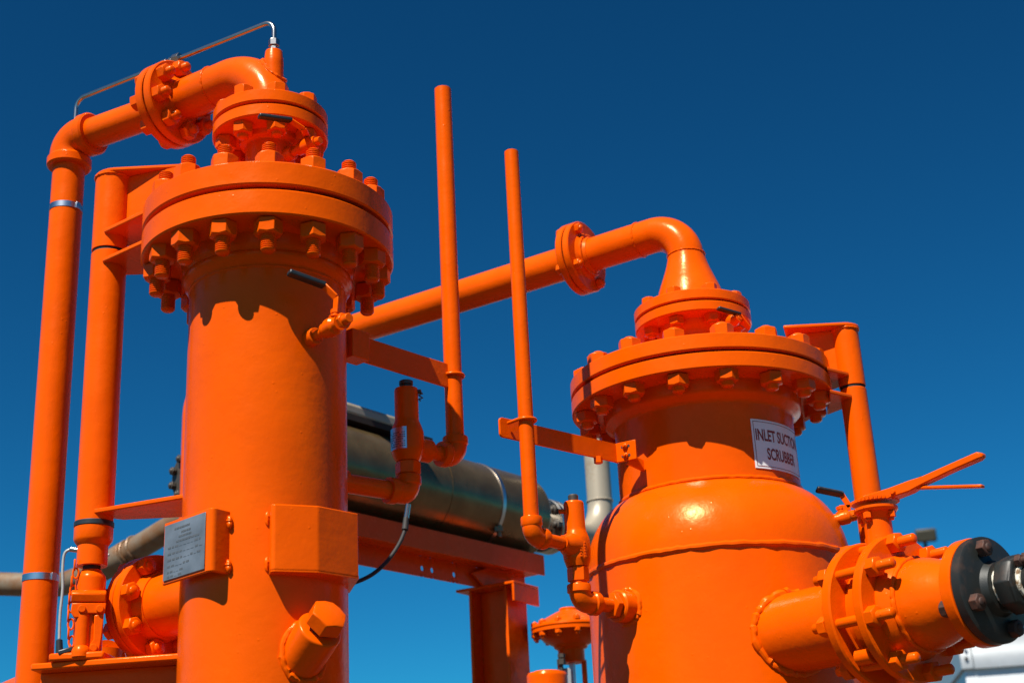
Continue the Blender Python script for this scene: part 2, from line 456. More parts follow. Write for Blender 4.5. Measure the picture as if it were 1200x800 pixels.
# ---- davits (post, hinge plates, top plate) -------------------------------------------------
def plate(poly, z, th): return MB().prism([V((p[0], p[1], z)) for p in poly], (0, 0, -th))
def capsule(p, q, wp, wq, n=10):
    """plan outline: round end of half width wp about p, straight to half width wq at q"""
    p, q = V((p[0], p[1], 0)), V((q[0], q[1], 0)); d = (q - p).normalized(); s_ = V((-d.y, d.x, 0))
    out = [q - s_ * wq, q + s_ * wq]
    for i in range(n + 1):
        a = PI * i / n
        out.append(p + s_ * wp * math.cos(a) - d * wp * math.sin(a))
    return out
D1xy = (at(128, 300, 3.40).x, 3.40)
def davit(t, ax, rf, pxy, rp, ztop, zmid, zjoint, zlow, zbot, tipin, dep, ztl):
    d = V((ax[0] - pxy[0], ax[1] - pxy[1], 0)); dist = d.length; d.normalize(); p = V((*pxy, 0))
    edge = dist - rf
    near = V((-p.x, -p.y, 0)).normalized(); near = (near - near.dot(d) * d * .0).normalized()
    hx = V((1, 0, 0)) if d.x > 0 else V((-1, 0, 0))
    outl = [p + near * (rp + .006) + hx * (edge + tipin), p + hx * (edge + tipin) - near * dep]
    for i in range(11):
        a = PI * i / 10
        outl.append(p - near * (rp + .006) * math.cos(a) - hx * (rp + .006) * math.sin(a))
    plate(outl, ztop, .012).build('top_plate', 'paint', t, bev=.004)
    MB().lathe([(0, zjoint + .004), (rp, zjoint + .004), (rp, ztop - .012), (0, ztop - .012)], frame(p, UP), 48).build('hinge_sleeve', 'paint', t)
    MB().bead(lambda k: p + V((rp * math.cos(2 * PI * k), rp * math.sin(2 * PI * k), ztop - .014)), 70, .004).build('weld_seam', 'paint', t)
    wz = ztop - .013
    MB().prism([p + d * (rp - .005) + UP * wz, p + d * (edge + tipin - .01) + UP * wz, p + d * (edge + tipin - .01) + UP * (ztl + .001), p + d * (edge + .002) + UP * (ztl + .001), p + d * (edge + .002) + UP * (zmid - .005), p + d * (rp - .005) + UP * (zmid - .005)], V((-d.y, d.x, 0)) * .012).build('web_plate', 'paint', t)
    s_ = V((-d.y, d.x, 0))
    for z in (zmid, zlow):
        pl = plate([p + d * (rp * .25) + s_ * (rp + .002), p + d * (rp * .25) - s_ * (rp + .002), p + d * (edge + .015) - s_ * .105, p + d * (edge + .015) + s_ * .105], z, .012).build('hinge_plate', 'paint', t, bev=.003)
    MB().lathe([(0, zjoint - .004), (rp * .93, zjoint - .004), (rp * .93, zjoint + .004), (0, zjoint + .004)], frame(p, UP), 40).build('hinge_washer', 'gasket', t)
    MB().lathe(fil([(0, zbot), (rp, zbot), (rp, zjoint - .007), (rp - .003, zjoint - .004), (0, zjoint - .004)]), frame(p, UP), 48).build('post', 'paint', t)
    return p, d
def zz(xy, py): return axat(xy, py).z
DV1 = thing('davit_post', 'orange lid-lifting post between the far-left riser and the left vessel', 'davit', (D1xy[0], D1xy[1], zz(D1xy, 612)))
davit(DV1, V1, RF, D1xy, .0455, zz(D1xy, 206), zz(D1xy, 277), zz(D1xy, 297), zz(D1xy, 311), zz(D1xy, 612), .05, .15, zt)
# lower collar
zc0 = zz(D1xy, 612)
p = V((*D1xy, 0))
MB().lathe(fil([(0, zc0 - .014), (.0465, zc0 - .014), (.048, zc0 - .012), (.048, zc0 - .002), (.0465, zc0), (0, zc0)]), frame(p, UP), 48).build('seal_ring', 'rubber', DV1)
z2 = zz(D1xy, 637)
MB().lathe(fil([(0, z2 - .055), (.0365, z2 - .055), (.0365, z2 - .006), (.044, z2 + .004), (.0465, z2 + .01), (.0465, zc0 - .0145), (0, zc0 - .0145)]), frame(p, UP), 48).build('collar', 'paint', DV1)
zjk = z2 - .055

# ---- shelf brackets on left vessel
zs = zz(D1xy, 771)
pA = V((at(36, 777, 3.37).x, 3.37, 0)); pB = V((at(210, 770, 3.33).x, 3.33, 0))
zs = at(113, 773, 3.37).z
sh = MB().prism([V((pA.x, pA.y, zs)), V((pB.x + .05, pB.y - .01, zs)), V((pB.x + .05, pB.y + .15, zs)), V((pA.x + .0, pA.y + .13, zs))], (0, 0, -.016))
sh.build('jack_shelf', 'paint', L, bev=.004)
MB().prism([V((pA.x + .005, pA.y + .06, zs - .016)), V((pB.x + .04, pB.y + .07, zs - .016)), V((pB.x + .04, pB.y + .07, zs - .12)), V((pB.x - .02, pB.y + .07, zs - .12)), V((pA.x + .005, pA.y + .06, zs - .05))], (0, .012, 0)).build('shelf_gusset', 'paint', L, bev=.002)
MB().bead(lambda t: V((pB.x + .028, pB.y - .012 + .1 * t, zs + .003)), 14, .007, False).build('weld_seam', 'paint', L)
z3 = zz(D1xy, 601)
q0 = V((at(106, 597, 3.36).x, 3.36, 0)); q1 = V((at(216, 580, 3.24).x + .02, 3.25, 0))
MB().prism([V((q0.x, q0.y, z3)), V((q1.x, q1.y, z3)), V((q1.x, q1.y + .19, z3)), V((q0.x + .06, q0.y + .075, z3)), V((q0.x + .01, q0.y + .03, z3))], (0, 0, -.012)).build('guide_plate', 'paint', L, bev=.003)

# ---- side nozzle on the left vessel
bn = V((-.80, .60, 0))
zn = at(190, 714, 3.53).z
nc = v1 + bn * .37 + UP * zn
NF = frame(nc, -bn)
nz = MB().cyl(v1 + bn * .12 + UP * zn, nc, .080, None, 48).build('side_nozzle', 'paint', L)
MB().lathe(fil([(.02, -.024), (.1245, -.024), (.128, -.021), (.128, -.003), (.125, 0), (.09, 0), (.088, .010, .004), (.083, .030), (.02, .030)]), NF, 72, True).build('flange', 'paint', nz)
MB().lathe(fil([(0, -.054), (.125, -.054), (.128, -.051), (.128, -.030), (.125, -.027), (0, -.027)]), NF, 72).build('blind_flange', 'paint', nz)
bolts(L, nc, -bn, .107, 8, -12, -.054, 0, .013, .040, .023, .006, .006, thr=False)

# ---- nameplate bracket (bent plate) on left vessel
zN = at(249, 593, 3.075).z
hN = .142
P1 = at(249, 593, 3.03); zN = P1.z; P0 = V((-.812, 3.162, zN)); PS = v1 + azdir(V1, -23.5) * (r1 - .004); PS.z = zN
def bentplate(name, pts, h, th, parent, material='paint', bev=.003):
    """vertical plate following plan points (top z), thickness th inward"""
    bmb = MB(); n = len(pts); off = []
    for i in range(n):
        d = V((0, 0, 0))
        if i: d += (pts[i] - pts[i - 1]).normalized()
        if i < n - 1: d += (pts[i + 1] - pts[i]).normalized()
        d.normalize(); off.append(V((-d.y, d.x, 0)) * th)
    outl = [V((q.x, q.y, pts[0].z)) for q in pts] + [V((q.x, q.y, pts[0].z)) + o for q, o in reversed(list(zip(pts, off)))]
    bmb.prism(outl, (0, 0, -h)); return bmb.build(name, material, parent, bev=bev)
def rnd_pts(pts, r, n=5): return bend(pts, r, n)
NBk = bentplate('nameplate_bracket', rnd_pts([P0, P1, PS], .012), hN, .008, L)
ed = (P1 - P0).normalized(); nn = V((ed.y, -ed.x, 0))
npw = (P1 - P0).length
A0 = P0 + ed * .008 + nn * .0015 - UP * .008
NP = MB().prism([A0, A0 + ed * (npw - .03), A0 + ed * (npw - .03) - UP * (hN - .016), A0 - UP * (hN - .016)], nn * .0015).build('nameplate', 'bluesteel', NBk, bev=.0004)
NP['label'] = 'blue-grey steel nameplate with small stamped lines'
for cx_, cz_ in ((.012, .012), (npw - .042, .012), (.012, hN - .028), (npw - .042, hN - .028)):
    c = A0 + ed * cx_ - UP * cz_ + nn * .0015
# weld blobs at the return edge
for dz in (.012, .110):
    c = PS + azdir(V1, -21) * .008 - UP * dz
    MB().bead(lambda t: c - UP * (.030 * t) + azdir(V1, -21) * .002, 9, .0065, False, .1, 4, True).build('weld_bead', 'paint', NBk)
mk = MB(); rd = random.Random(3)
rows = [(.010, .25, .60, 1), (.021, .42, .62, 1), (.030, .36, .64, 1), (.040, .3, .84, 1), (.050, .10, .92, 3), (.064, .10, .92, 3), (.078, .10, .90, 3), (.092, .10, .60, 2), (.105, .10, .42, 2), (.115, .10, .45, 2)]
for zr, s0, s1, k in rows:
    W_ = npw - .03; x = s0
    while x < s1:
        w = rd.uniform(.03, .085)
        if k == 1 or rd.random() < .62:
            c = A0 + ed * (W_ * x) - UP * (zr + .003) + nn * .0016
            mk.prism([c, c + ed * W_ * w, c + ed * W_ * w - UP * .0042, c - UP * .0042], nn * .0004)
        elif k > 1:
            c = A0 + ed * (W_ * x) - UP * (zr + .0065) + nn * .0016
            mk.prism([c, c + ed * W_ * w, c + ed * W_ * w - UP * .0008, c - UP * .0008], nn * .0004)
        x += w + (.012 if k == 1 else .03)
mk.build('stamped_lines', 'mark', NP)

# ---- plain bent plate at the right of the nameplate
B0 = at(318, 586, 3.035); B1 = at(373, 592, 3.075); B2 = at(420, 606, 3.165)
zB = B1.z
S0 = v1 + azdir(V1, 2.5) * (r1 - .004); S0.z = zB
for q in (B0, B1, B2): q.z = zB
B3 = v1 + azdir(V1, 98) * (r1 + .006); B3.z = zB
bp_ = bentplate('cover_plate', rnd_pts([S0, B0, B1, B2], [.010, .02], 5), .150, .006, L)
cl = bend([S0, B0, B1, B2, B3], [.010, .02, .004], 5)
bw_ = MB(); rows_ = []
for k_, q_ in enumerate(cl):
    ai = azdir(V1, 2.5 + 95.5 * k_ / (len(cl) - 1)) * (r1 - .006)
    rows_.append([bw_.v(V((q_.x, q_.y, zB - .1495 + e_))) for e_ in (0, .006)] + [bw_.v(V((V1[0] + ai.x, V1[1] + ai.y, zB - .1495 + e_))) for e_ in (.006, 0)])
for A_, B_ in zip(rows_, rows_[1:]):
    for k_ in range(4): bw_.face((A_[k_], A_[(k_ + 1) % 4], B_[(k_ + 1) % 4], B_[k_]))
bw_.face(rows_[0]); bw_.face(rows_[-1][::-1])
bw_.build('bottom_web', 'paint', bp_)
for dz in (.008, .110):
    c = S0 + azdir(V1, 1) * .006 - UP * dz - azdir(V1, 90) * .004
    MB().bead(lambda t: c - UP * (.030 * t), 9, .006, False, .1, 6, True).build('weld_bead', 'paint', bp_)

# ---- angled plugged port
pd = (azdir(V1, 30) * math.cos(R(34)) + UP * math.sin(R(34))).normalized()
zP = zfront(V1, r1, 772) + .0
pbase = v1 + azdir(V1, 27) * (r1 - .02); pbase.z = zz(V1, 786)
cp = MB().lathe(fil([(0, -.06), (.050, -.06), (.050, .098, .006), (.034, .101), (0, .101)]), frame(pbase, pd), 48).build('angled_port', 'paint', L)
def onshell(ax, r, base, dirn, rad, n):
    f = frame(base, dirn); out = []
    for i in range(n):
        a = 2 * PI * i / n; o = f @ V((rad * math.cos(a), rad * math.sin(a), 0)); d = V(dirn).normalized()
        # march along d to the cylinder surface
        px_, py_ = o.x - ax[0], o.y - ax[1]
        A = d.x ** 2 + d.y ** 2; B = 2 * (px_ * d.x + py_ * d.y); C = px_ ** 2 + py_ ** 2 - r * r
        disc = max(0, B * B - 4 * A * C); t = (-B + math.sqrt(disc)) / (2 * A)
        out.append(o + d * t)
    return out
ws = onshell(V1, r1 + .002, pbase, pd, .052, 60)
MB().bead(lambda t: ws[int(t * 60) % 60], 60, .008, True, .12, 2).build('weld_seam', 'paint', cp)
pf = frame(pbase + pd * .101, pd)
MB().cyl(pf @ V((0, 0, -.002)), pf @ V((0, 0, .014)), .028).build('plug_thread', 'gasket', cp)
MB().hexnut(pf, .074, .036, .010).build('hex_plug', 'paint', cp, bev=.002)

# ---- small ball valves with black grips
def ball_valve(label, base, d, grip0, grip1, lev0, k=1., group='small ball valves with black lever grips', coup=True, ln=1.):
    d = V(d).normalized(); base = V(base)
    t = thing('ball_valve', label, 'valve', base, group)
    P = lambda s_: base + d * s_ * k
    cb = MB()
    cb.cyl(P(-.03), P(.022), .0185 * k, .0185 * k, 28); cb.build('coupling', 'paint', t, bev=.001)
    MB().cyl(P(.02), P(.055 * ln), .0105 * k, None, 20).build('nipple', 'paint', t)
    o = .045 * ln
    MB().lathe(fil([(0, o), (.014 * k, o), (.0165 * k, (o + .004)), (.0165 * k, o + .018), (.0205 * k, o + .024), (.0205 * k, o + .046), (.016 * k, o + .052), (.016 * k, o + .066), (0, o + .066)]), frame(base, d), 24).build('body', 'paint', t)
    MB().hexnut(frame(P(o + .060), d), .030 * k, .010 * k).build('end_nut', 'paint', t, bev=.001)
    MB().cyl(P(o + .066), P(o + .086), .0115 * k, .0105 * k, 20).build('plug', 'paint', t)
    c = P(o + .035); up = (UP - UP.dot(d) * d).normalized()
    MB().cyl(c, c + up * .034 * k, .009 * k, .008 * k, 16).hexnut(frame(c + up * .026 * k, up), .018 * k, .009 * k).cyl(c + up * .016 * k, c + up * .02 * k, .014 * k, None, 20).build('stem', 'paint', t)
    lv = MB(); st = c + up * .030 * k
    pts = [st, V(lev0), V(grip0)]
    gd = (V(grip1) - V(grip0)).normalized()
    for a, b in zip(pts, pts[1:]): lv.bar(a, b + (b - a).normalized() * .002, .017 * k, .004, up=d)
    h = lv.build('lever', 'paint', t, bev=.0012)
    gp = MB().bar(V(grip0) - gd * .004, V(grip1), .021 * k, .011 * k, up=d).build('grip', 'rubber', h, bev=.004, seg=4)
    return t
# on the left shell
vd = azdir(V1, 31); vb = v1 + vd * (r1); vb.z = zfront(V1, r1, 392)
vb.z = zz(V1, 380) 
def place_z(xy, py):
    return zz(xy, py)
vb.z = place_z((vb.x, vb.y), 397)
yv = vb.y - .10
ball_valve('small orange valve with black grip screwed into the left vessel shell under its lid bolts', vb, vd, at(379, 334, yv + .03), at(338, 319, yv - .015), at(394, 349, yv + .02), 1.12, ln=1.3)
# on the left lid nozzle
vd2 = azdir(V1, 43); vb2 = v1 + vd2 * rsn
vb2.z = place_z((vb2.x, vb2.y), 182)
y2 = vb2.y - .13
ball_valve('small orange valve with black grip between the left lid and the small flange above', vb2, vd2, at(340, 141, y2 - .01), at(303, 136, y2 - .05), at(356, 152, y2 - .0), .95, ln=.85)

# ================================================================== RIGHT VESSEL
T2 = thing('suction_scrubber', 'wide orange vessel at right with domed shoulder, bolted lid and side nozzle', 'pressure vessel', (V2[0], V2[1], DECK))
rn2, rb2, RF2 = .2535, .362, .3725
yt, yg, yb = zfront(V2, RF2, 391), zfront(V2, RF2, 410.5), zfront(V2, RF2, 431)
yh = zfront(V2, rn2 + .012, 462); yd = zfront(V2, rn2, 562); ys = zfront(V2, rb2, 638)
I2 = fr(V2)
prof = [(0, DECK), (rb2 + .04, DECK), (rb2 + .04, DECK + .02), (rb2, DECK + .02), (rb2, ys)]
zdome = yd - ys
for i in range(1, 15):         # knuckle curve up to the neck
    t = i / 14; a = t * PI / 2 * .78
    k = math.sin(PI / 2 * .78); k2 = 1 - math.cos(PI / 2 * .78)
    prof.append((rb2 - (rb2 - rn2 - .004) * (1 - math.cos(a)) / k2, ys + zdome * (math.sin(a) / k)))
MB().lathe(prof, I2, 160).build('shell', 'paint', T2, sharp=28)
neck = MB().lathe(fil([(rn2 - .02, yd - .02), (rn2, yd - .02), (rn2, yh - .016, .010), (rn2 + .014, yh - .006, .008), (rn2 + .026, yh + .002, .006), (rn2 + .028, yh + .012, .004), (rn2 + .030, yb + .004), (rn2 - .02, yb + .004)]), I2, 160, True).build('neck', 'paint', T2, sharp=25)
sd = MB().ringbead(fr(V2, ys), rb2 - .001, .009, 150, 8); 
sd.build('weld_seam', 'paint', T2)
MB().ringbead(fr(V2, yd + .004), rn2 + .001, .007, 120, 9).build('weld_seam', 'paint', T2)
MB().lathe(fil([(rn2 - .03, yb), (RF2 - .003, yb), (RF2, yb + .003), (RF2, yg - .009), (RF2 - .003, yg - .006), (rn2 - .03, yg - .006)]), I2, 160, True).build('vessel_flange', 'paint', T2)
MB().lathe([(0, yg - .0055), (RF2 - .02, yg - .0055), (RF2 - .02, yg + .0035), (0, yg + .0035)], I2, 96).build('gasket', 'gasket', T2)
MB().lathe(fil([(0, yg + .004), (RF2 - .003, yg + .004), (RF2, yg + .007), (RF2, yt - .003), (RF2 - .003, yt), (0, yt)]), I2, 160).build('lid', 'paint', T2)
d0 = azdir(V2, -9.5)
bolts(T2, (V2[0], V2[1], 0), UP, .333, 16, math.degrees(math.atan2(d0.y, d0.x)), yb, yt, .0180, .056, .031, .016, .008, thr=False)
rs2 = .170; rk2 = .098
ot, og, obm = zfront(V2, rs2, 338), zfront(V2, rs2, 351), zfront(V2, rs2, 363.5)
MB().lathe(fil([(0, yt - .01), (rk2, yt - .01), (rk2, obm - .03, .01), (rk2 + .012, obm - .012, .01), (rk2 + .015, obm + .003), (0, obm + .003)]), I2, 64).build('nozzle_neck', 'paint', T2)
MB().lathe(fil([(.02, obm), (rs2 - .003, obm), (rs2, obm + .003), (rs2, og - .006), (rs2 - .003, og - .003), (.02, og - .003)]), I2, 96, True).build('nozzle_flange', 'paint', T2)
MB().lathe([(0, og - .0025), (rs2 - .012, og - .0025), (rs2 - .012, og + .0025), (0, og + .0025)], I2, 64).build('gasket', 'gasket', T2)
# reducer bend spool
PZ2 = 3.418
b2_ = V((-.835, .55, 0)).normalized()
E2 = thing('reducer_bend', 'orange pipe bend widening into the flange on the right vessel lid', 'pipe', (V2[0], V2[1], ot))
pw2 = .0535
MB().lathe(fil([(.02, og + .003), (rs2 - .003, og + .003), (rs2, og + .006), (rs2, ot - .003), (rs2 - .003, ot), (.02, ot)]), I2, 96, True).build('flange', 'paint', E2)
zel = PZ2 - .098
cone = [(0, ot - .005), (.106, ot - .005), (.105, ot + .006)]
for i in range(1, 12):
    t = i / 11; sm = t * t * (3 - 2 * t)
    cone.append((.105 + (pw2 + .0015 - .105) * (t * .45 + sm * .55), ot + .008 + (zel - ot - .008) * t))
cone.append((0, zel))
MB().lathe(cone, I2, 56).build('reducer', 'paint', E2)
j2 = v2 + b2_ * .365 + UP * PZ2
MB().tube(bend([v2 + UP * (zel - .02), v2 + UP * PZ2, j2 - b2_ * .03], .106, 24), pw2, 48).build('pipe_bend', 'paint', E2)
MB().ringbead(fr(V2, zel), pw2 + .001, .0035, 90, 5).build('weld_seam', 'paint', E2)
MB().ringbead(frame(v2 + b2_ * .15 + UP * PZ2, b2_), pw2, .003, 90, 6).build('weld_seam', 'paint', E2)
rf2 = .115
MB().lathe(fil([(.02, .002), (rf2 - .003, .002), (rf2, .005), (rf2, .021), (rf2 - .003, .024), (.075, .024), (pw2 + .008, .036, .006), (pw2 + .002, .05), (.02, .05)]), frame(j2, -b2_), 72, True).build('flange', 'paint', E2)
MB().ringbead(frame(j2 - b2_ * .036, b2_), pw2 + .010, .005, 60, 6).build('weld_seam', 'paint', E2)
MB().lathe([(0, -.0025), (rf2 - .01, -.0025), (rf2 - .01, .0025), (0, .0025)], frame(j2, -b2_), 48).build('gasket', 'gasket', E2)
bolts(E2, j2, -b2_, .093, 4, 35, -.024, .024, .0095, .03, .017, .006, .006, thr=False)
d0 = azdir(V2, -20)
bolts(E2, (V2[0], V2[1], 0), UP, .134, 8, math.degrees(math.atan2(d0.y, d0.x)), obm, ot, .013, .040, .024, .008, .005, thr=False)
TE = min((i * .01 for i in range(60, 260)), key=lambda t: abs(pr((j2 + b2_ * (t + .2)).to_tuple()[:2] + (2.75,))[0] - 225))
HP = thing('overhead_pipe', 'long orange overhead pipe running from behind the left vessel to the right lid bend', 'pipe', j2)
MB().cyl(j2 + b2_ * .03, j2 + b2_ * TE, pw2, None, 48).build('pipe', 'paint', HP)
MB().lathe(fil([(.02, .002), (rf2 - .003, .002), (rf2, .005), (rf2, .021), (rf2 - .003, .024), (.072, .024), (pw2 + .008, .034, .006), (pw2 + .002, .046), (.02, .046)]), frame(j2, b2_), 72, True).build('flange', 'paint', HP)
# far end drops to the deck behind the left vessel
je = j2 + b2_ * TE
MB().tube(bend([je - b2_ * .001, je + b2_ * .2, V((je.x, je.y, DECK)) + b2_ * .2], .15, 16), pw2, 40).build('drop_leg', 'paint', HP)

# davit right
D2xy = (at(1000, 460, 3.85).x, 3.85)
DV2 = thing('davit_post', 'orange lid-lifting post on the right side of the right vessel, behind the lever', 'davit', (D2xy[0], D2xy[1], DECK))
davit(DV2, V2, RF2, D2xy, .0375, zz(D2xy, 383), zz(D2xy, 440), zz(D2xy, 455), zz(D2xy, 466), DECK, .115, .085, yt)

# valve on right lid nozzle
vd3 = azdir(V2, 42); vb3 = v2 + vd3 * (rk2 + .002); vb3.z = place_z((vb3.x, vb3.y), 385)
y3 = vb3.y - .08
ball_valve('small orange valve with black grip on the right vessel lid', vb3, vd3, at(866, 368, y3), at(841, 361, y3 - .03), at(878, 384, y3 + .01), .85, ln=.75)
# valve on right shoulder
vd4 = (azdir(V2, 88)); vb4 = V((0, 0, 0)); vb4 = at(957, 614, 3.80)
ball_valve('small orange valve with black grip on the right vessel shoulder, behind the butterfly valve', vb4, (at(1003, 603, 3.80) - vb4), at(986, 579, 3.80), at(957, 573, 3.77), at(996, 594, 3.80), .95, ln=.95)
MB().lathe(fil([(0, -.06), (.021, -.06), (.032, -.05), (.024, .0), (0, 0)]), frame(vb4 - (at(1003, 603, 3.80) - vb4).normalized() * .0, at(1003, 603, 3.80) - vb4), 28).build('valve_boss', 'paint', T2)
vgd = (at(1003, 603, 3.80) - vb4).normalized()
MB().prism([vb4 - vgd * .03 - UP * .01, vb4 + vgd * .02 - UP * .018, vb4 + vgd * .0 - UP * .10, vb4 - vgd * .05 - UP * .13], V((vgd.y, -vgd.x, 0)) * .010).build('boss_gusset', 'paint', T2, bev=.002)

# sign on the neck
def on_neck(deg, z, off): 
    d = azdir(V2, deg) * (rn2 + off); return V((V2[0] + d.x, V2[1] + d.y, z))
SG = thing('vessel_sign', 'white INLET SUCTION SCRUBBER sign on the right vessel neck', 'sign', on_neck(55, 2.62, .0015))
c0 = zfront(V2, rn2, 489); 
sa0, sa1 = 30.0, 78.0
def zrow(deg, py):
    d = azdir(V2, deg) * rn2; return zz((V2[0] + d.x, V2[1] + d.y), py)
sz1 = zrow(sa0, 490.5); sz0 = zrow(sa0, 548)
sm_ = MB(); nA = 28
def curved(mb, a0, a1, z0, z1, off, th, n):
    for i in range(n):
        a, b = a0 + (a1 - a0) * i / n, a0 + (a1 - a0) * (i + 1) / n
    o1 = [mb.v(on_neck(a0 + (a1 - a0) * i / n, z0, off + th)) for i in range(n + 1)]
    o2 = [mb.v(on_neck(a0 + (a1 - a0) * i / n, z1, off + th)) for i in range(n + 1)]
    i1 = [mb.v(on_neck(a0 + (a1 - a0) * i / n, z0, off)) for i in range(n + 1)]
    i2 = [mb.v(on_neck(a0 + (a1 - a0) * i / n, z1, off)) for i in range(n + 1)]
    for i in range(n):
        mb.face((o1[i], o1[i + 1], o2[i + 1], o2[i])); mb.face((i1[i], i2[i], i2[i + 1], i1[i + 1]))
        mb.face((o2[i], o2[i + 1], i2[i + 1], i2[i])); mb.face((i1[i], i1[i + 1], o1[i + 1], o1[i]))
    mb.face((o1[0], o2[0], i2[0], i1[0])); mb.face((o1[n], i1[n], i2[n], o2[n]))
curved(sm_, sa0, sa1, sz0, sz1, .0008, .0014, nA)
sm_.build('panel', 'sign', SG, sharp=25)
bd = MB(); dg = 1.2; bz = .0055; lw = .0016; la = .36
ia0, ia1, iz0, iz1 = sa0 + dg, sa1 - dg, sz0 + bz, sz1 - bz
curved(bd, ia0, ia1, iz0, iz0 + lw, .0025, .0002, nA); curved(bd, ia0, ia1, iz1 - lw, iz1, .0025, .0002, nA)
curved(bd, ia0, ia0 + la, iz0 + lw, iz1 - lw, .0025, .0002, 2); curved(bd, ia1 - la, ia1, iz0 + lw, iz1 - lw, .0025, .0002, 2)
bd.build('border_line', 'signink', SG)
def textmesh(txt, size, sx):
    cu = bpy.data.curves.new('lettering', 'FONT'); cu.body = txt; cu.size = size; cu.align_x = 'CENTER'; cu.offset = size * .028
    cu.resolution_u = 6
    o = bpy.data.objects.new('lettering', cu); COL.objects.link(o)
    bpy.context.view_layer.update()
    dg_ = bpy.context.evaluated_depsgraph_get(); me = bpy.data.meshes.new_from_object(o.evaluated_get(dg_))
    bpy.data.objects.remove(o)
    for v in me.vertices: v.co.x *= sx
    return me
Hs = sz1 - sz0; arc = R(sa1 - sa0) * rn2
for txt, zrel, wid in (('INLET SUCTION', .575, .90), ('SCRUBBER', .20, .60)):
    me = textmesh(txt, Hs * .33, 1)
    xs = [v.co.x for v in me.vertices]; w0 = max(xs) - min(xs); mid = (max(xs) + min(xs)) / 2
    k = arc * wid / w0
    bmx = bmesh.new(); bmx.from_mesh(me)
    for it in range(2):
        bmesh.ops.subdivide_edges(bmx, edges=[e for e in bmx.edges if e.calc_length() > .008], cuts=1)
    mb = MB(); mb.bm.free(); mb.bm = bmx
    for v in bmx.verts:
        x = (v.co.x - mid) * k; a = (sa0 + sa1) / 2 + math.degrees(x / rn2)
        v.co = on_neck(a, sz0 + Hs * zrel + v.co.y * .98, .0026)
    mb.build('lettering', 'signink', SG, sharp=180)

# ================================================================== side nozzle + butterfly valve + reducer on right vessel
C2 = at(1067, 711.5, 3.29)
nd = V((math.sin(R(143)), math.cos(R(143)), 0))
# flange pair geometry along nd (origin = outer face of flange 2)
FN = frame(C2, nd)
rF = .170; rN = .098
gapw = .066; tf = .026
f2b = -tf; f1o = -tf - gapw; f1b = f1o - tf
nzl = f1b - .42
no = MB().cyl(FN @ V((0, 0, nzl)), FN @ V((0, 0, f1b + .004)), rN, None, 64).build('side_nozzle', 'paint', T2)
ws2 = onshell(V2, rb2 + .001, FN @ V((0, 0, f1b - .3)), nd, rN + .002, 90)
# the march above takes the far side; use the near intersection instead
def nearshell(ax, r, base, dirn, rad, n):
    return onshell(ax, r, base, dirn, rad, n)
MB().bead(lambda t: ws2[int(t * 90) % 90], 90, .0105, True, .2, 12).build('weld_seam', 'paint', no)
MB().lathe(fil([(.06, f1b), (rF - .004, f1b), (rF, f1b + .004), (rF, f1o - .004), (rF - .004, f1o), (.06, f1o)]), FN, 96, True).build('flange', 'paint', no)
bolts(T2, C2, nd, .149, 8, 12, f1b, 0, .0125, .043, .025, .024, .042, thr=False)
BV = thing('butterfly_valve', 'orange butterfly valve with long lever and toothed plate clamped between two flanges', 'valve', C2)
MB().lathe(fil([(.05, f1o + .001), (.118, f1o + .001), (.118, f1o + .012, .004), (.126, f1o + .016), (.126, f2b - .016), (.118, f2b - .012, .004), (.118, f2b - .001), (.05, f2b - .001)]), FN, 80, True).build('wafer_body', 'paint', BV)
fm = -tf - gapw / 2
vc = FN @ V((0, 0, fm))
zpl = at(1024, 590, vc.y).z; 
MB().lathe(fil([(0, .10), (.040, .10), (.037, .135), (.033, .15), (.033, zpl - vc.z - .04, .006), (.040, zpl - vc.z - .024), (.033, zpl - vc.z - .012), (0, zpl - vc.z - .012)]), frame(V((vc.x, vc.y, vc.z)), UP), 40).build('neck', 'paint', BV)
for s_ in (-1, 1):
    q = V((vc.x, vc.y, 0)) + nd * 0 + V((nd.y, -nd.x, 0)) * s_ * .118
    # locating lugs of the wafer
    lug = vc + (V((nd.y, -nd.x, 0)) * s_ * .106 + UP * -.106)
    MB().cyl(lug - nd * .022, lug + nd * .022, .019, None, 28).build('body_lug', 'paint', BV)
lug = vc + (V((nd.y, -nd.x, 0)) * -.055 + UP * .138)
MB().cyl(lug - nd * .022, lug + nd * .022, .024, None, 28).build('body_lug', 'paint', BV)
MB().lathe(fil([(0, -.012), (.047, -.012), (.052, -.006), (.052, .0), (0, .0)]), frame(V((vc.x, vc.y, zpl - .012)), UP), 40).build('top_pad', 'paint', BV)
gp = MB(); gpts = []; nt_ = 36
for i in range(nt_ * 4):
    a = 2 * PI * i / (nt_ * 4); gpts.append(V((vc.x + (.058 if (i % 4) in (0, 1) else .0535) * math.cos(a), vc.y + (.058 if (i % 4) in (0, 1) else .0535) * math.sin(a), zpl)))
gp.prism(gpts, (0, 0, .006)).build('toothed_plate', 'paint', BV)
for k in range(4):
    a = PI / 4 + k * PI / 2; q = V((vc.x + .040 * math.cos(a), vc.y + .040 * math.sin(a), zpl - .040))
    MB().hexnut(frame(q, UP), .018, .014).cyl(q - UP * .008, q + UP * .03, .005).build('plate_bolt', 'paint', BV)
hp0 = V((vc.x, vc.y, zpl + .016)); hv = (nd * .93 + V((.30, -.05, 0))).normalized()
hl = .282
tipz = at(1147, 534, (hp0 + hv * hl).y).z
def hpt(s_, z_): q = hp0 + hv * s_; q.z = zpl + z_; return q
side = V((hv.y, -hv.x, 0))
rise = tipz - zpl
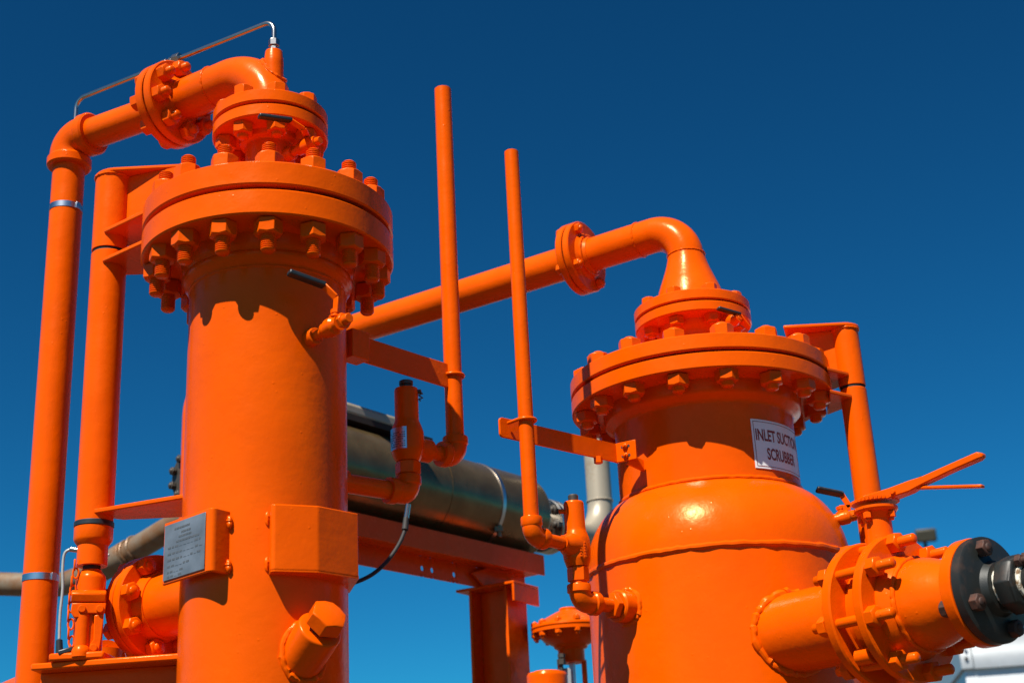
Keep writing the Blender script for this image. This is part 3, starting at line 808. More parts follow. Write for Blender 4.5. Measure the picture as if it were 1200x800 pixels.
prof_ = [(-.050, .002, .012, .036), (-.02, .003, .020, .046), (.05, rise * .24 - .012, rise * .24 + .012, .040), (.10, rise * .42 - .016, rise * .42 + .010, .032), (.135, rise * .54 - .012, rise * .54 + .007, .026), (.21, rise * .78 - .009, rise * .78 + .008, .026), (.278, rise - .009, rise + .008, .028), (.290, rise - .005, rise + .004, .018)]
hm = MB(); rg = []
for s_, z0_, z1_, w in prof_:
    rg.append([hm.v(hpt(s_, z0_) - side * w / 2), hm.v(hpt(s_, z0_) + side * w / 2), hm.v(hpt(s_, z1_) + side * w / 2), hm.v(hpt(s_, z1_) - side * w / 2)])
for a, b in zip(rg, rg[1:]):
    for k in range(4): hm.face((a[k], a[(k + 1) % 4], b[(k + 1) % 4], b[k]))
hm.face(rg[0][::-1]); hm.face(rg[-1])
LV = hm.build('lever', 'paint', BV, bev=.003)
# squeeze trigger under the lever
tz = at(1142, 570, (hp0 + hv * .272).y).z - zpl
def hrow(s_, py): q = hp0 + hv * s_; q.z = zz((q.x, q.y), py); return q
tg = MB(); tp_ = [hpt(.050, .008), hrow(.092, 575), hrow(.118, 571.5), hrow(.272, 569.5)]
for a, b in zip(tp_, tp_[1:]): tg.bar(a, b + (b - a).normalized() * .003, .007, .018)
tg.build('trigger', 'paint', LV, bev=.002)
ty = hpt(.062, .012)
MB().cyl(ty - side * .026, ty + side * .026, .006).build('pivot_pin', 'paint', LV)
MB().tube([hpt(.10 + .030 * i / 24, .026 + .010 * i / 24) + side * .005 * math.cos(i * 1.6) + UP * .005 * math.sin(i * 1.6) for i in range(25)], .0012, 6).build('return_spring', 'darkcap', LV)

# reducer spool beyond the valve
RD = thing('reducer_spool', 'orange tapered pipe piece between the butterfly valve and the black flange', 'pipe', C2)
MB().lathe(fil([(.06, -tf), (rF - .004, -tf), (rF, -tf + .004), (rF, -.004), (rF - .004, 0), (.06, 0)]), FN, 96, True).build('flange', 'paint', RD)
Lr = .178
cone = [(.06, -.004), (.122, -.004), (.121, .006), (.108, .030), (.104, .036)]
for i in range(0, 15):
    t = i / 14; sm = t * t * (3 - 2 * t); cone.append((.104 + (.073 - .104) * sm, .05 + (Lr - .055) * t))
cone += [(.06, Lr)]
MB().lathe(cone, FN, 72).build('reducer', 'paint', RD)
MB().ringbead(FN @ Matrix.Translation((0, 0, .038)), .106, .006, 110, 21).build('weld_seam', 'paint', RD)
rG = .119
MB().lathe(fil([(.05, Lr - .004), (rG - .003, Lr - .004), (rG, Lr - .001), (rG, Lr + .022), (rG - .003, Lr + .025), (.05, Lr + .025)]), FN, 80, True).build('end_flange', 'paint', RD)
bolts(RD, C2, nd, .092, 4, 113, Lr - .004, Lr + .056, .010, .034, .020, .004, .004, 'rustbolt', thr=False)
HC = thing('hose_coupling', 'black steel flange with rusty bolts and threaded hose coupling at the right edge', 'coupling', FN @ V((0, 0, Lr + .026)))
o = Lr + .0262
MB().lathe(fil([(.0, o), (rG - .005, o), (rG - .002, o + .003), (rG - .002, o + .022), (rG - .008, o + .026), (.075, o + .030), (.062, o + .034), (.056, o + .050), (.045, o + .054), (0, o + .054)]), FN, 80).build('flange', 'blacksteel', HC)
MB().lathe(fil([(0, o + .052), (.043, o + .052), (.045, o + .060), (.041, o + .066), (0, o + .066)]), FN, 48).ringbead(FN @ Matrix.Translation((0, 0, o + .059)), .043, .006, 46, 4).build('sealant', 'sealant', HC)
MB().lathe(fil([(0, o + .064), (.060, o + .064), (.064, o + .070), (.064, o + .100), (.058, o + .108), (.044, o + .110), (0, o + .110)]), FN, 8).build('union_nut', 'blacksteel', HC, bev=.003)
MB().lathe([(0, o + .109), (.042, o + .109), (.043, o + .113), (.036, o + .118), (0, o + .118)], FN, 40).ringbead(FN @ Matrix.Translation((0, 0, o + .113)), .038, .005, 40, 5).build('sealant', 'sealant', HC)
MB().lathe(fil([(0, o + .116), (.035, o + .116), (.037, o + .120), (.034, o + .19), (.040, o + .195), (.040, o + .23), (.03, o + .235), (.03, o + .42), (0, o + .42)]), FN, 32).build('nipple', 'blacksteel', HC)
for k in range(2):
    c = FN @ V((.05 * math.cos(2.15 - k * .55), .05 * math.sin(2.15 - k * .55), o + .112))
    MB().hexnut(frame(c, nd), .024, .014).cyl(c, c + nd * .024, .008).build('coupling_bolt', 'rustbolt', HC, bev=.001)

# ================================================================== relief valve 1 (left) and its vent pipe
def vpt(xy, py): return axat(xy, py)
R1 = (at(477, 500, 3.55).x, 3.55)
RV = thing('relief_valve', 'larger orange relief valve with steel tag, in the shade right of the left vessel', 'relief valve', vpt(R1, 575))
zz1 = lambda y: zz(R1, y)
MB().lathe(fil([(0, zz1(541)), (.030, zz1(541)), (.037, zz1(536), .003), (.0435, zz1(528), .006), (.0435, zz1(507), .006), (.038, zz1(500), .006), (.0315, zz1(493), .003), (.0315, zz1(458), .003), (.030, zz1(456)), (0, zz1(456))]), frame((R1[0], R1[1], 0), UP), 40).build('body', 'paint', RV)
MB().lathe(fil([(0, zz1(456)), (.014, zz1(456)), (.0145, zz1(452)), (.0185, zz1(451)), (.0185, zz1(447)), (.014, zz1(446)), (0, zz1(446))]), frame((R1[0], R1[1], 0), UP), 28).build('cap', 'darkcap', RV)
MB().hexnut(frame((R1[0], R1[1], zz1(556)), UP), .058, zz1(541) - zz1(556)).lathe([(0, zz1(559)), (.026, zz1(559)), (.026, zz1(554)), (0, zz1(554))], frame((R1[0], R1[1], 0), UP), 28).build('inlet_hex', 'paint', RV, bev=.002)
T1 = (at(533, 500, 3.66).x, 3.66)
zo = zz1(524)
oc = V((R1[0], R1[1], zo)); od = V((T1[0] - R1[0], T1[1] - R1[1], 0)); odl = od.length; od.normalize()
MB().lathe(fil([(0, .02), (.031, .02), (.031, .072, .004), (.026, .075), (0, .075)]), frame(oc, od), 36).build('outlet_boss', 'paint', RV)
tagm = MB(); tc_ = V((R1[0], R1[1], 0)); zt0, zt1 = zz1(527) + .03, zz1(503) + .03
for i in range(8):
    pass
ring0 = []; 
for zq in (zz1(530), zz1(505)):
    ring0.append([tagm.v(tc_ + azdir(R1, -72 + 70 * i / 10) * .0452 + UP * zq) for i in range(11)])
for zq in (zz1(530), zz1(505)):
    ring0.append([tagm.v(tc_ + azdir(R1, -72 + 70 * i / 10) * .0435 + UP * zq) for i in range(11)])
for i in range(10):
    tagm.face((ring0[0][i], ring0[0][i + 1], ring0[1][i + 1], ring0[1][i])); tagm.face((ring0[2][i], ring0[3][i], ring0[3][i + 1], ring0[2][i + 1]))
    tagm.face((ring0[1][i], ring0[1][i + 1], ring0[3][i + 1], ring0[3][i])); tagm.face((ring0[0][i], ring0[2][i], ring0[2][i + 1], ring0[0][i + 1]))
tgo = tagm.build('tag_plate', 'band', RV)
tl = MB()
for k in range(7):
    zq = zz1(527.5) + k * .006
    for i in range(9):
        if (i * 7 + k * 3) % 5:
            c = tc_ + azdir(R1, -68 + 7 * i) * .0456 + UP * zq; d1 = azdir(R1, -68 + 7 * i + 90) * .004
            tl.prism([c, c + d1, c + d1 + UP * .0025, c + UP * .0025], azdir(R1, -68 + 7 * i) * .0003)
tl.build('tag_lines', 'mark', tgo)
# lock wire at the bonnet side
MB().tube([tc_ + azdir(R1, 80) * (.032 + .006 * (i % 3)) + UP * (zz1(459) - .004 * i) for i in range(8)], .0022, 8).cyl(tc_ + azdir(R1, 80) * .02 + UP * zz1(460), tc_ + azdir(R1, 80) * .04 + UP * zz1(460), .006).build('seal_wire', 'darkcap', RV)
# inlet elbow + pipe to the vessel
zi = zz1(578)
ic = V((R1[0], R1[1], zi)); idr = (v1 - V((R1[0], R1[1], 0))); idl = idr.length; idr.normalize()
MB().tube(bend([V((R1[0], R1[1], zz1(562))), ic, ic + idr * .06], .024, 12), .030, 36).build('inlet_elbow', 'paint', RV, bev=.003)
MB().lathe(fil([(.01, 0), (.0325, 0), (.034, .003), (.034, .022), (.031, .025), (.01, .025)]), frame(V((R1[0], R1[1], zz1(558))), -UP), 36, True).build('elbow_collar', 'paint', RV)
MB().lathe(fil([(.01, 0), (.0325, 0), (.034, .003), (.034, .022), (.031, .025), (.01, .025)]), frame(ic + idr * .068, -idr), 36, True).build('elbow_collar', 'paint', RV)
MB().cyl(ic + idr * .05, ic + idr * (idl - r1 + .03), .0242, None, 32).build('inlet_pipe', 'paint', RV)
MB().cyl(ic + idr * (idl - r1 - .035), ic + idr * (idl - r1 + .03), .033, None, 32).build('inlet_coupling', 'paint', RV)

VP = thing('vent_pipe', 'taller slim orange vent pipe standing open-ended left of centre', 'pipe', V((T1[0], T1[1], zo)), 'slim open-ended vent pipes')
rt1 = .0245
def ventpipe(t, xy, zo, od_in, rt, ztop, el=.05):
    c = V((xy[0], xy[1], zo))
    MB().lathe([(0, zo + .03), (rt, zo + .03), (rt, ztop - .001), (rt - .001, ztop), (rt - .004, ztop), (rt - .004, ztop - .15), (0, ztop - .15)], frame((xy[0], xy[1], 0), UP), 36).build('pipe', 'paint', t)
    MB().tube(bend([c + UP * el, c, c - od_in * el], rt * 1.3, 12), rt * 1.26, 36).build('elbow', 'paint', t, bev=.003)
    for p_, d_ in ((c + UP * (el + .002), -UP), (c - od_in * (el + .002), od_in)):
        MB().lathe(fil([(.01, 0), (rt * 1.34, 0), (rt * 1.40, .003), (rt * 1.40, .020), (rt * 1.28, .024), (.01, .024)]), frame(p_, d_), 36, True).build('elbow_collar', 'paint', t)
ventpipe(VP, T1, zo, od, rt1, at(517, 105, 3.66).z, .052)
MB().cyl(oc + od * .07, oc + od * (odl - .045), .0205, None, 28).build('nipple', 'paint', VP)

def ubolt(parent, c, r, axis_back, name='u_bolt'):
    """ring round a vertical pipe with legs going to axis_back"""
    ab = V(axis_back).normalized(); sd_ = V((-ab.y, ab.x, 0)); pts = [c + ab * (r + .016) + sd_ * r]
    for i in range(15):
        a = PI * i / 14; pts.append(c + sd_ * r * math.cos(a) - ab * r * math.sin(a))
    pts.append(c + ab * (r + .016) - sd_ * r)
    return MB().tube(pts, .0045, 12).build(name, 'paint', parent)
# bracket 1: vessel -> vent pipe
BR1 = thing('pipe_bracket', 'shaded flat orange bar from the left vessel to the taller vent pipe', 'bracket', at(424, 409, 3.41))
zbr = at(521, 443, 3.66).z
e1 = V((T1[0], T1[1], zbr)); e0 = at(424, 409, 3.403); e0.z = zbr
bdv = (e1 - e0).normalized(); bsd = V((bdv.y, -bdv.x, 0))
MB().bar(e0 - bsd * -(.0), e1 + bdv * -.022, .068, .009).build('bar', 'paint', BR1, bev=.0015)
wv = (v1 - V((e0.x, e0.y, 0))).normalized()
MB().bar(e0 + bdv * .004, V((e0.x, e0.y, zbr)) - bdv * .055 , .075, .05).build('clip', 'paint', BR1, bev=.002)
q = v1 + (V((e0.x, e0.y, 0)) - v1).normalized() * (r1 - .01)
MB().bar(V((q.x, q.y, zbr)), e0 - bdv * .02, .06, .012).build('stub_plate', 'paint', BR1, bev=.002)
def clampring(parent, xy, z, r):
    return MB().lathe([(r + .0045 + .0045 * math.cos(2 * PI * k / 12), .0045 * math.sin(2 * PI * k / 12)) for k in range(12)], frame((xy[0], xy[1], z), UP), 40, True).build('clamp_ring', 'paint', parent)
clampring(BR1, T1, zbr + .004, rt1)

# ================================================================== relief valve 2 and its vent pipe
R2 = (at(676, 650, 3.57).x, 3.57)
z2f = lambda y: zz(R2, y)
RW = thing('relief_valve', 'smaller sunlit orange relief valve with raised lettering, left of the right vessel', 'relief valve', vpt(R2, 700))
f2 = frame((R2[0], R2[1], 0), UP)
MB().lathe(fil([(0, z2f(664)), (.028, z2f(664)), (.034, z2f(656), .004), (.036, z2f(645), .004), (.035, z2f(632), .006), (.0275, z2f(622), .003), (.0265, z2f(618)), (.0262, z2f(590), .003), (.024, z2f(588)), (0, z2f(588))]), f2, 36).build('body', 'paint', RW)
MB().lathe(fil([(0, z2f(589)), (.0125, z2f(589)), (.0135, z2f(581)), (.011, z2f(579.5)), (0, z2f(579.5))]), f2, 24).build('cap', 'darkcap', RW)
MB().hexnut(frame((R2[0], R2[1], z2f(681)), UP), .048, z2f(664) - z2f(681)).lathe([(0, z2f(684)), (.022, z2f(684)), (.022, z2f(679)), (0, z2f(679))], f2, 28).build('inlet_hex', 'paint', RW, bev=.002)
T2xy = (at(620, 560, 3.43).x, 3.43)
zo2 = z2f(640)
oc2 = V((R2[0], R2[1], zo2)); od2 = V((T2xy[0] - R2[0], T2xy[1] - R2[1], 0)); od2l = od2.length; od2.normalize()
MB().lathe(fil([(0, .015), (.033, .015), (.031, .03), (.020, .055, .004), (.020, .062), (0, .062)]), frame(oc2, od2), 32).build('outlet_boss', 'paint', RW)
# raised casting marks on the body: plain strokes
cm = MB()
for i, (dz, w) in enumerate(((0, .9), (.007, .5), (.014, .8), (.021, .6), (.028, .9), (.035, .5))):
    for side_ in (18, 38):
        c = V((R2[0], R2[1], z2f(655) + dz)) + azdir(R2, side_) * .0352
        tdir = azdir(R2, side_ + 90)
        cm.prism([c - tdir * .004 * w, c + tdir * .004 * w, c + tdir * .003 * w + UP * .003, c - tdir * .003 * w + UP * .0035], azdir(R2, side_) * .0022)
cm.build('casting_marks', 'paint', RW)
MB().cyl(oc2 + azdir(R2, -12) * .03 - UP * .004, oc2 + azdir(R2, -12) * .04 - UP * .004, .007).build('side_plug', 'paint', RW)
MB().cyl(V((R2[0], R2[1], z2f(599))), V((R2[0], R2[1], z2f(599))) + azdir(R2, -75) * .04, .006).build('lock_screw', 'paint', RW)
zi2 = z2f(705)
ic2 = V((R2[0], R2[1], zi2)); id2 = (v2 - V((R2[0], R2[1], 0))); id2l = id2.length; id2.normalize()
MB().tube(bend([V((R2[0], R2[1], z2f(690))), ic2, ic2 + id2 * .05], .028, 12), .0265, 36).build('inlet_elbow', 'paint', RW, bev=.003)
for p_, d_ in ((V((R2[0], R2[1], z2f(684.5))), -UP), (ic2 + id2 * .058, -id2)):
    MB().lathe(fil([(.01, 0), (.029, 0), (.0305, .003), (.0305, .019), (.027, .022), (.01, .022)]), frame(p_, d_), 36, True).build('elbow_collar', 'paint', RW)
MB().cyl(ic2 + id2 * .05, ic2 + id2 * (id2l - rb2 - .02), .0185, None, 28).build('inlet_nipple', 'paint', RW)
MB().hexnut(frame(ic2 + id2 * (id2l - rb2 - .062), id2), .060, .020, 0, True).build('reducing_hex', 'paint', RW, bev=.002)
cpl = MB().cyl(ic2 + id2 * (id2l - rb2 - .040), ic2 + id2 * (id2l - rb2 + .03), .0415, None, 40, .004).build('port_coupling', 'paint', T2)
MB().ringbead(frame(ic2 + id2 * (id2l - rb2 + .004), id2), .044, .008, 50, 9).build('weld_seam', 'paint', cpl)

VQ = thing('vent_pipe', 'shorter slim orange vent pipe standing open-ended at centre', 'pipe', V((T2xy[0], T2xy[1], zo2)), 'slim open-ended vent pipes')
rt2 = .0192
ventpipe(VQ, T2xy, zo2, od2, rt2, at(601, 178, 3.43).z, .046)
MB().cyl(oc2 + od2 * .055, oc2 + od2 * (od2l - .04), .0165, None, 28).build('nipple', 'paint', VQ)
BR2 = thing('pipe_bracket', 'flat orange bar from the right vessel neck holding the shorter vent pipe', 'bracket', at(730, 528, 3.69))
zb2 = at(612, 501, 3.45).z
g0 = ath(593, 497, zb2); g1 = ath(730, 528.5, zb2)
gd = (g1 - g0).normalized(); gs = V((gd.y, -gd.x, 0))
if gs.y < 0: gs = -gs
sh_ = gs * (rt2 + .006)
bw = .052
def roundbar(p0, p1, w, t, r):
    d = (p1 - p0).normalized(); nrm_ = d.cross(UP).normalized(); Lb = (p1 - p0).length
    pts = [p1 - UP * w / 2, p1 + UP * w / 2]
    for cz, a0 in ((1, 90), (-1, 180)):
        for i in range(6):
            a = R(a0 + 90 * i / 5); pts.append(p0 + d * (r + r * math.cos(a)) + UP * (cz * (w / 2 - r) + r * math.sin(a)))
    return MB().prism([q - nrm_ * t / 2 for q in pts], nrm_ * t)
roundbar(g0 + sh_, g1 + sh_, bw, .007, .010).build('bar', 'paint', BR2, bev=.001)
k0 = g1 + sh_; k1 = k0 - b_ * .062 + V((0, 0, 0))
ck = MB().bar(k0 - b_ * -.004, k1, bw + .002, .007).build('clip', 'paint', BR2, bev=.0015)
ks = a_ * -1
for dz in (.013, -.013):
    c = (k0 + k1) / 2 + UP * dz; nrm_ = (k1 - k0).normalized().cross(UP).normalized()
    if nrm_.y > 0: nrm_ = -nrm_
    MB().prism([c + nrm_ * .0036 + (k1 - k0).normalized() * x + UP * y for x, y in ((-.012, -.004), (.012, -.004), (.014, 0), (.012, .004), (-.012, .004), (-.014, 0))], nrm_ * .0006).build('slot', 'gasket', ck)
    MB().hexnut(frame(c + nrm_ * .0036, nrm_), .014, .007).cyl(c, c + nrm_ * .016, .0045, None, 14).build('clip_bolt', 'paint', ck, bev=.0006)
mid = (k0 + k1) / 2
q = v2 + (V((mid.x, mid.y, 0)) - v2).normalized() * (rn2 - .012)
MB().bar(mid - UP * .02 - nrm_ * .004, V((q.x, q.y, zb2 - .035)), .032, .008).build('stub_plate', 'paint', BR2, bev=.002)
MB().cyl(g0.lerp(g1, .83) + sh_ - UP * (bw / 2 + .014), g0.lerp(g1, .83) + sh_ - UP * (bw / 2 - .004), .012, None, 6).build('lock_nut', 'paint', BR2)
ubolt(BR2, V((T2xy[0], T2xy[1], zb2 + .012)), rt2 + .005, gs)

# ================================================================== insulated cylinder (steel clad) behind, on orange frame
ZC = 2.945
ca = ath(425, 562, ZC); cb_ = ath(608, 608.5, ZC); cd = (cb_ - ca).normalized(); clen = (cb_ - ca).length
rcl = .170
CYL = thing('steel_silencer', 'large horizontal steel-clad cylinder with clamp band between the two vessels', 'silencer', ca)
c_l = ca - cd * .55
MB().lathe(fil([(0, 0), (rcl - .01, 0, .008), (rcl, .01, .008), (rcl, clen + .55 - .01, .008), (rcl - .03, clen + .55, .01), (0, clen + .55)]), frame(c_l, cd), 72).build('shell', 'clad', CYL)
for t_, w in ((.33, .003),):
    q = ca.lerp(cb_, t_); MB().lathe([(rcl - .004, -w), (rcl + .0012, -w), (rcl + .0012, w), (rcl - .004, w)], frame(q, cd), 72, True).build('seam', 'clad', CYL)
q = ca.lerp(cb_, .66)
cbn = MB().lathe([(rcl - .004, -.009), (rcl + .003, -.009), (rcl + .003, .009), (rcl - .004, .009)], frame(q, cd), 72, True).build('clamp_band', 'band', CYL)
sdv = V((cd.y, -cd.x, 0))
if sdv.y > 0: sdv = -sdv
qb = q + sdv * (rcl * .80) - UP * (rcl * .66)
MB().cyl(qb - UP * .03, qb + UP * .03, .009).box(frame(qb, UP), .03, .03, .02).build('band_clasp', 'clad', cbn)
# top tray with long dark slot side
tq0, tq1 = ca - cd * .5, ca.lerp(cb_, .24)
MB().prism([tq0 + UP * (rcl + .018) - sdv * .10, tq0 + UP * (rcl + .018) + sdv * .085, tq1 + UP * (rcl + .018) + sdv * .085, tq1 + UP * (rcl + .018) - sdv * .10], (0, 0, .05)).build('top_tray', 'palepipe', CYL, bev=.015)
MB().bar(tq0 + UP * (rcl + .006) + sdv * .03, ca.lerp(cb_, .30) + UP * (rcl + .006) + sdv * .03, .022, .14).build('tray_rail', 'gasket', CYL)
# right end: small neck and chrome bolted flange
MB().cyl(cb_ - cd * .01, cb_ + cd * .20, .058, None, 48).build('end_neck', 'palepipe', CYL)
fq = cb_ + cd * .15
ef = MB().lathe(fil([(.04, 0), (.108, 0), (.112, .004), (.112, .026), (.108, .030), (.04, .030)]), frame(fq, cd), 64, True).build('end_flange', 'tube', CYL)
MB().lathe(fil([(.04, .034), (.108, .034), (.112, .038), (.112, .060), (.108, .064), (.04, .064)]), frame(fq, cd), 64, True).build('mating_flange', 'tube', CYL)
bolts(CYL, fq, cd, .088, 8, 10, 0, .064, .011, .036, .020, .010, .010, 'darkcap', thr=False)

# orange support frame under the cylinder
zfb = ZC - rcl - .006
FRM = thing('support_frame', 'orange frame of perforated beam and I-section post carrying the steel cylinder', 'frame', V((cb_.x, cb_.y, DECK)))
def onplane(px, py, p, d):
    r_ = ray(px, py); n_ = V((d.y, -d.x, 0)); t = (V((p.x, p.y, 0)) - V((0, 0, 0))).dot(n_) / V((r_.x, r_.y, 0)).dot(n_)
    return V((r_.x * t, r_.y * t, CAMZ + r_.z * t))
bplane = ca + sdv * .13
w0_ = onplane(408, 607, bplane, cd); w1_ = onplane(637, 643, bplane, cd)
zfb = (w0_.z + w1_.z) / 2; w0_.z = w1_.z = zfb
# web towards the camera: top edge rows 607..645, bottom edge about 22 px lower
wd = (w1_ - w0_).normalized(); ws_ = V((wd.y, -wd.x, 0))
if ws_.y > 0: ws_ = -ws_
w00 = min((w0_ - wd * .02 * i for i in range(60)), key=lambda q_: abs(pr(q_)[0] - 315))
MB().prism([w00, w1_, w1_ - UP * .078, w00 - UP * .078], -ws_ * .008).build('beam_web', 'paint', FRM, bev=.001)
MB().prism([w00 - UP * .004 - ws_ * .008, w1_ - UP * .004 - ws_ * .008, w1_ - UP * .004 - ws_ * .20, w00 - UP * .004 - ws_ * .20], (0, 0, .008)).build('cradle_plate', 'paint', FRM)
MB().prism([w00 - ws_ * .009 - UP * .07, w1_ - ws_ * .009 - UP * .07, w1_ - ws_ * .099 - UP * .07, w00 - ws_ * .099 - UP * .07], (0, 0, .006)).build('bottom_plate', 'paint', FRM)
# second beam behind with holes (lower strip seen below the web)
zlo = zfb - .078
bl0 = w00 - ws_ * .10 - UP * .068; bl1 = w1_ - ws_ * .10 - UP * .068
hm = MB()
u_ = (bl1 - bl0); ul = u_.length; u_.normalize(); hh = .075
holes = []
for px_ in (495, 507, 532, 561):
    best = min(range(400), key=lambda i: abs(pr(bl0 + u_ * (ul * i / 400))[0] - px_)); holes.append((ul * best / 400))
xs = [0.]; hw = .011
for h_ in holes: xs += [h_ - hw * 1.2, h_ + hw * 1.2]
xs.append(ul)
for i in range(len(xs) - 1):
    A_, B_ = bl0 + u_ * xs[i], bl0 + u_ * xs[i + 1]
    if i % 2 == 0: hm.prism([A_, B_, B_ - UP * hh, A_ - UP * hh], -ws_ * .008)
    else:
        c = (A_ + B_) / 2 - UP * (hh * .60)
        # plate with a round hole: ring of quads
        rect = []; circ = []
        n_ = 16
        for k in range(n_):
            a = 2 * PI * (k + .5) / n_; circ.append(c + u_ * hw * math.cos(a) + UP * hw * math.sin(a))
            ca_, sa_ = math.cos(a), math.sin(a); hwx = hw * 1.2
            tx = hwx / abs(ca_) if abs(ca_) > 1e-6 else 9; up_ = hh * .60 if sa_ > 0 else hh * .40
            ty_ = up_ / abs(sa_) if abs(sa_) > 1e-6 else 9
            tt = min(tx, ty_); rect.append(c + u_ * tt * ca_ + UP * tt * sa_)
        th_ = -ws_ * .008
        for k in range(n_):
            j = (k + 1) % n_
            fa = [rect[k], rect[j], circ[j], circ[k]]
            va = [hm.v(p_) for p_ in fa]; vb_ = [hm.v(p_ + th_) for p_ in fa]
            hm.face(va); hm.face(vb_[::-1]); hm.face((va[2], va[3], vb_[3], vb_[2]))
hm.build('perforated_beam', 'paint', FRM)
# gusset and post
ppx = ath(577, 690, zlo - .15)
pc = V((w1_.x, w1_.y, 0)) - wd * .19 - ws_ * .09
def onrow(py): return zz((pc.x, pc.y), py)
zcap = onrow(689)
gl = [pc + wd * -.16 + UP * (zfb - .10), pc + wd * .13 + UP * (zfb - .004), pc + wd * .06 + UP * zcap, pc - wd * .095 + UP * zcap]
MB().prism(gl, ws_ * .010).build('gusset', 'paint', FRM, bev=.001)
ch = MB()
ch.prism([pc - b_ * .13 + a_ * .09 + UP * zcap, pc + b_ * .13 + a_ * .09 + UP * zcap, pc + b_ * .13 - a_ * .09 + UP * zcap, pc - b_ * .13 - a_ * .09 + UP * zcap], (0, 0, -.010))
ch.prism([pc - b_ * .13 + a_ * .09 + UP * (zcap - .01), pc - b_ * .13 - a_ * .09 + UP * (zcap - .01), pc - b_ * .13 - a_ * .09 + UP * (zcap - .075), pc - b_ * .13 + a_ * .09 + UP * (zcap - .075)], b_ * .01)
ch.build('cap_channel', 'paint', FRM, bev=.002)
ps = MB(); zt_ = zcap - .0105
for s_ in (-1, 1):
    c = pc + b_ * .0 + a_ * 0
    ps.prism([c + b_ * s_ * .085 - a_ * .07 + UP * zt_, c + b_ * s_ * .085 + a_ * .07 + UP * zt_, c + b_ * s_ * .073 + a_ * .07 + UP * zt_, c + b_ * s_ * .073 - a_ * .07 + UP * zt_], (0, 0, DECK - zt_))
ps.prism([pc + b_ * .072 - a_ * .005 + UP * zt_, pc + b_ * .072 + a_ * .005 + UP * zt_, pc - b_ * .072 + a_ * .005 + UP * zt_, pc - b_ * .072 - a_ * .005 + UP * zt_], (0, 0, DECK - zt_))
ps.build('post', 'paint', FRM, bev=.0015)
# far-left post of the frame hidden behind the left vessel
pk = V((w00.x, w00.y, 0)) - ws_ * .09 + wd * .1
MB().box(frame(V((pk.x, pk.y, (DECK + zlo - .08) / 2)), UP, V((0, 1, 0))), .12, .12, zlo - .08 - DECK).build('post', 'paint', FRM, bev=.002)

# black cable
CB = thing('black_cable', 'black cable with silver end looping below the larger relief valve', 'cable', at(476, 602, 4.3))
cpts = [at(478, 596, 4.30), at(476, 606, 4.30), at(474, 622, 4.29), at(466, 640, 4.27), at(452, 659, 4.24), at(434, 674, 4.2), at(410, 684, 4.15), at(380, 690, 4.1), at(345, 700, 4.0)]
def smooth(pts, n=6):
    out = []; P_ = [pts[0]] + pts + [pts[-1]]
    for i in range(1, len(P_) - 2):
        for j in range(n):
            t = j / n; a, b, c, d = P_[i - 1], P_[i], P_[i + 1], P_[i + 2]
            out.append(.5 * ((2 * b) + (c - a) * t + (2 * a - 5 * b + 4 * c - d) * t * t + (3 * b - a - 3 * c + d) * t ** 3))
    out.append(pts[-1]); return out
MB().tube(smooth(cpts[1:]), .0062, 12).build('sheath', 'cable', CB)
MB().cyl(at(474.5, 621, 4.29), at(476, 606, 4.30), .0105, .0085, 20).build('strain_relief', 'cable', CB)
MB().cyl(at(476, 607, 4.30), at(478.5, 590, 4.30), .0085, None, 20).build('cable_gland', 'tube', CB)

# pale exhaust pipe behind right vessel
xk = min((i * .01 for i in range(20, 120)), key=lambda t: abs(pr(cb_ + cd * t + UP * .12)[0] - 704))
xcn = cb_ + cd * xk; xtop = V((xcn.x, xcn.y, zz((xcn.x, xcn.y), 455)))
XP = thing('exhaust_pipe', 'pale bent steel pipe rising behind the left edge of the right vessel', 'pipe', xcn)
MB().tube(bend([cb_ + cd * .214, xcn, xtop, xtop + (a_ - b_ * .6).normalized() * 1.0], [.17, .12], 16), .055, 32).build('pipe', 'palepipe', XP)
MB().ringbead(frame(xcn + UP * .175, UP), .056, .004, 50, 3).build('weld_seam', 'palepipe', XP)

# control valve actuator behind right vessel (lower centre)
AC = (at(668, 740, 5.4).x, 5.4)
za = lambda y: zz(AC, y)
CV = thing('control_valve', 'orange diaphragm actuator with rim bolts half hidden behind the right vessel', 'valve', (AC[0], AC[1], DECK))
ra = .146
fa_ = frame((AC[0], AC[1], 0), UP)
MB().lathe(fil([(0, za(737)), (ra, za(737)), (ra + .002, za(737) + .004), (ra, za(737) + .012), (.12, za(737) + .028, .01), (.055, za(737) + .062, .01), (.036, za(737) + .07), (.036, za(712) , .004), (0, za(712))]), fa_, 64).build('upper_case', 'paint', CV)
MB().lathe(fil([(0, za(737) - .125), (.045, za(737) - .125), (.050, za(737) - .12), (.050, za(737) - .075, .006), (.062, za(737) - .070, .004), (.066, za(737) - .060, .004), (.100, za(737) - .042, .012), (.124, za(737) - .018, .006), (.128, za(737) - .014), (ra, za(737) - .014), (ra, za(737) - .002), (0, za(737) - .002)]), fa_, 64).build('lower_case', 'paint', CV)
bolts(CV, (AC[0], AC[1], za(737)), UP, ra - .012, 12, 10, -.015, .013, .0075, .025, .014, .011, .005, thr=False)
zq = za(737) - .125
for s_ in (-1, 1): MB().cyl(V((AC[0] + s_ * .045, AC[1], zq - .2)), V((AC[0] + s_ * .045, AC[1], zq + .01)), .010).build('yoke_rod', 'paint', CV)
MB().cyl(V((AC[0], AC[1], zq - .25)), V((AC[0], AC[1], zq + .01)), .012).build('stem', 'band', CV)
MB().box(frame(V((AC[0] - .03, AC[1] - .05, zq - .07)), UP, V((0, 1, 0))), .045, .02, .09).build('indicator_plate', 'greypaint', CV, bev=.002)
MB().lathe(fil([(0, zq - .12), (.05, zq - .12), (.055, zq - .115), (.05, zq - .085), (0, zq - .08)]), fa_, 32).build('packing_cap', 'paint', CV)
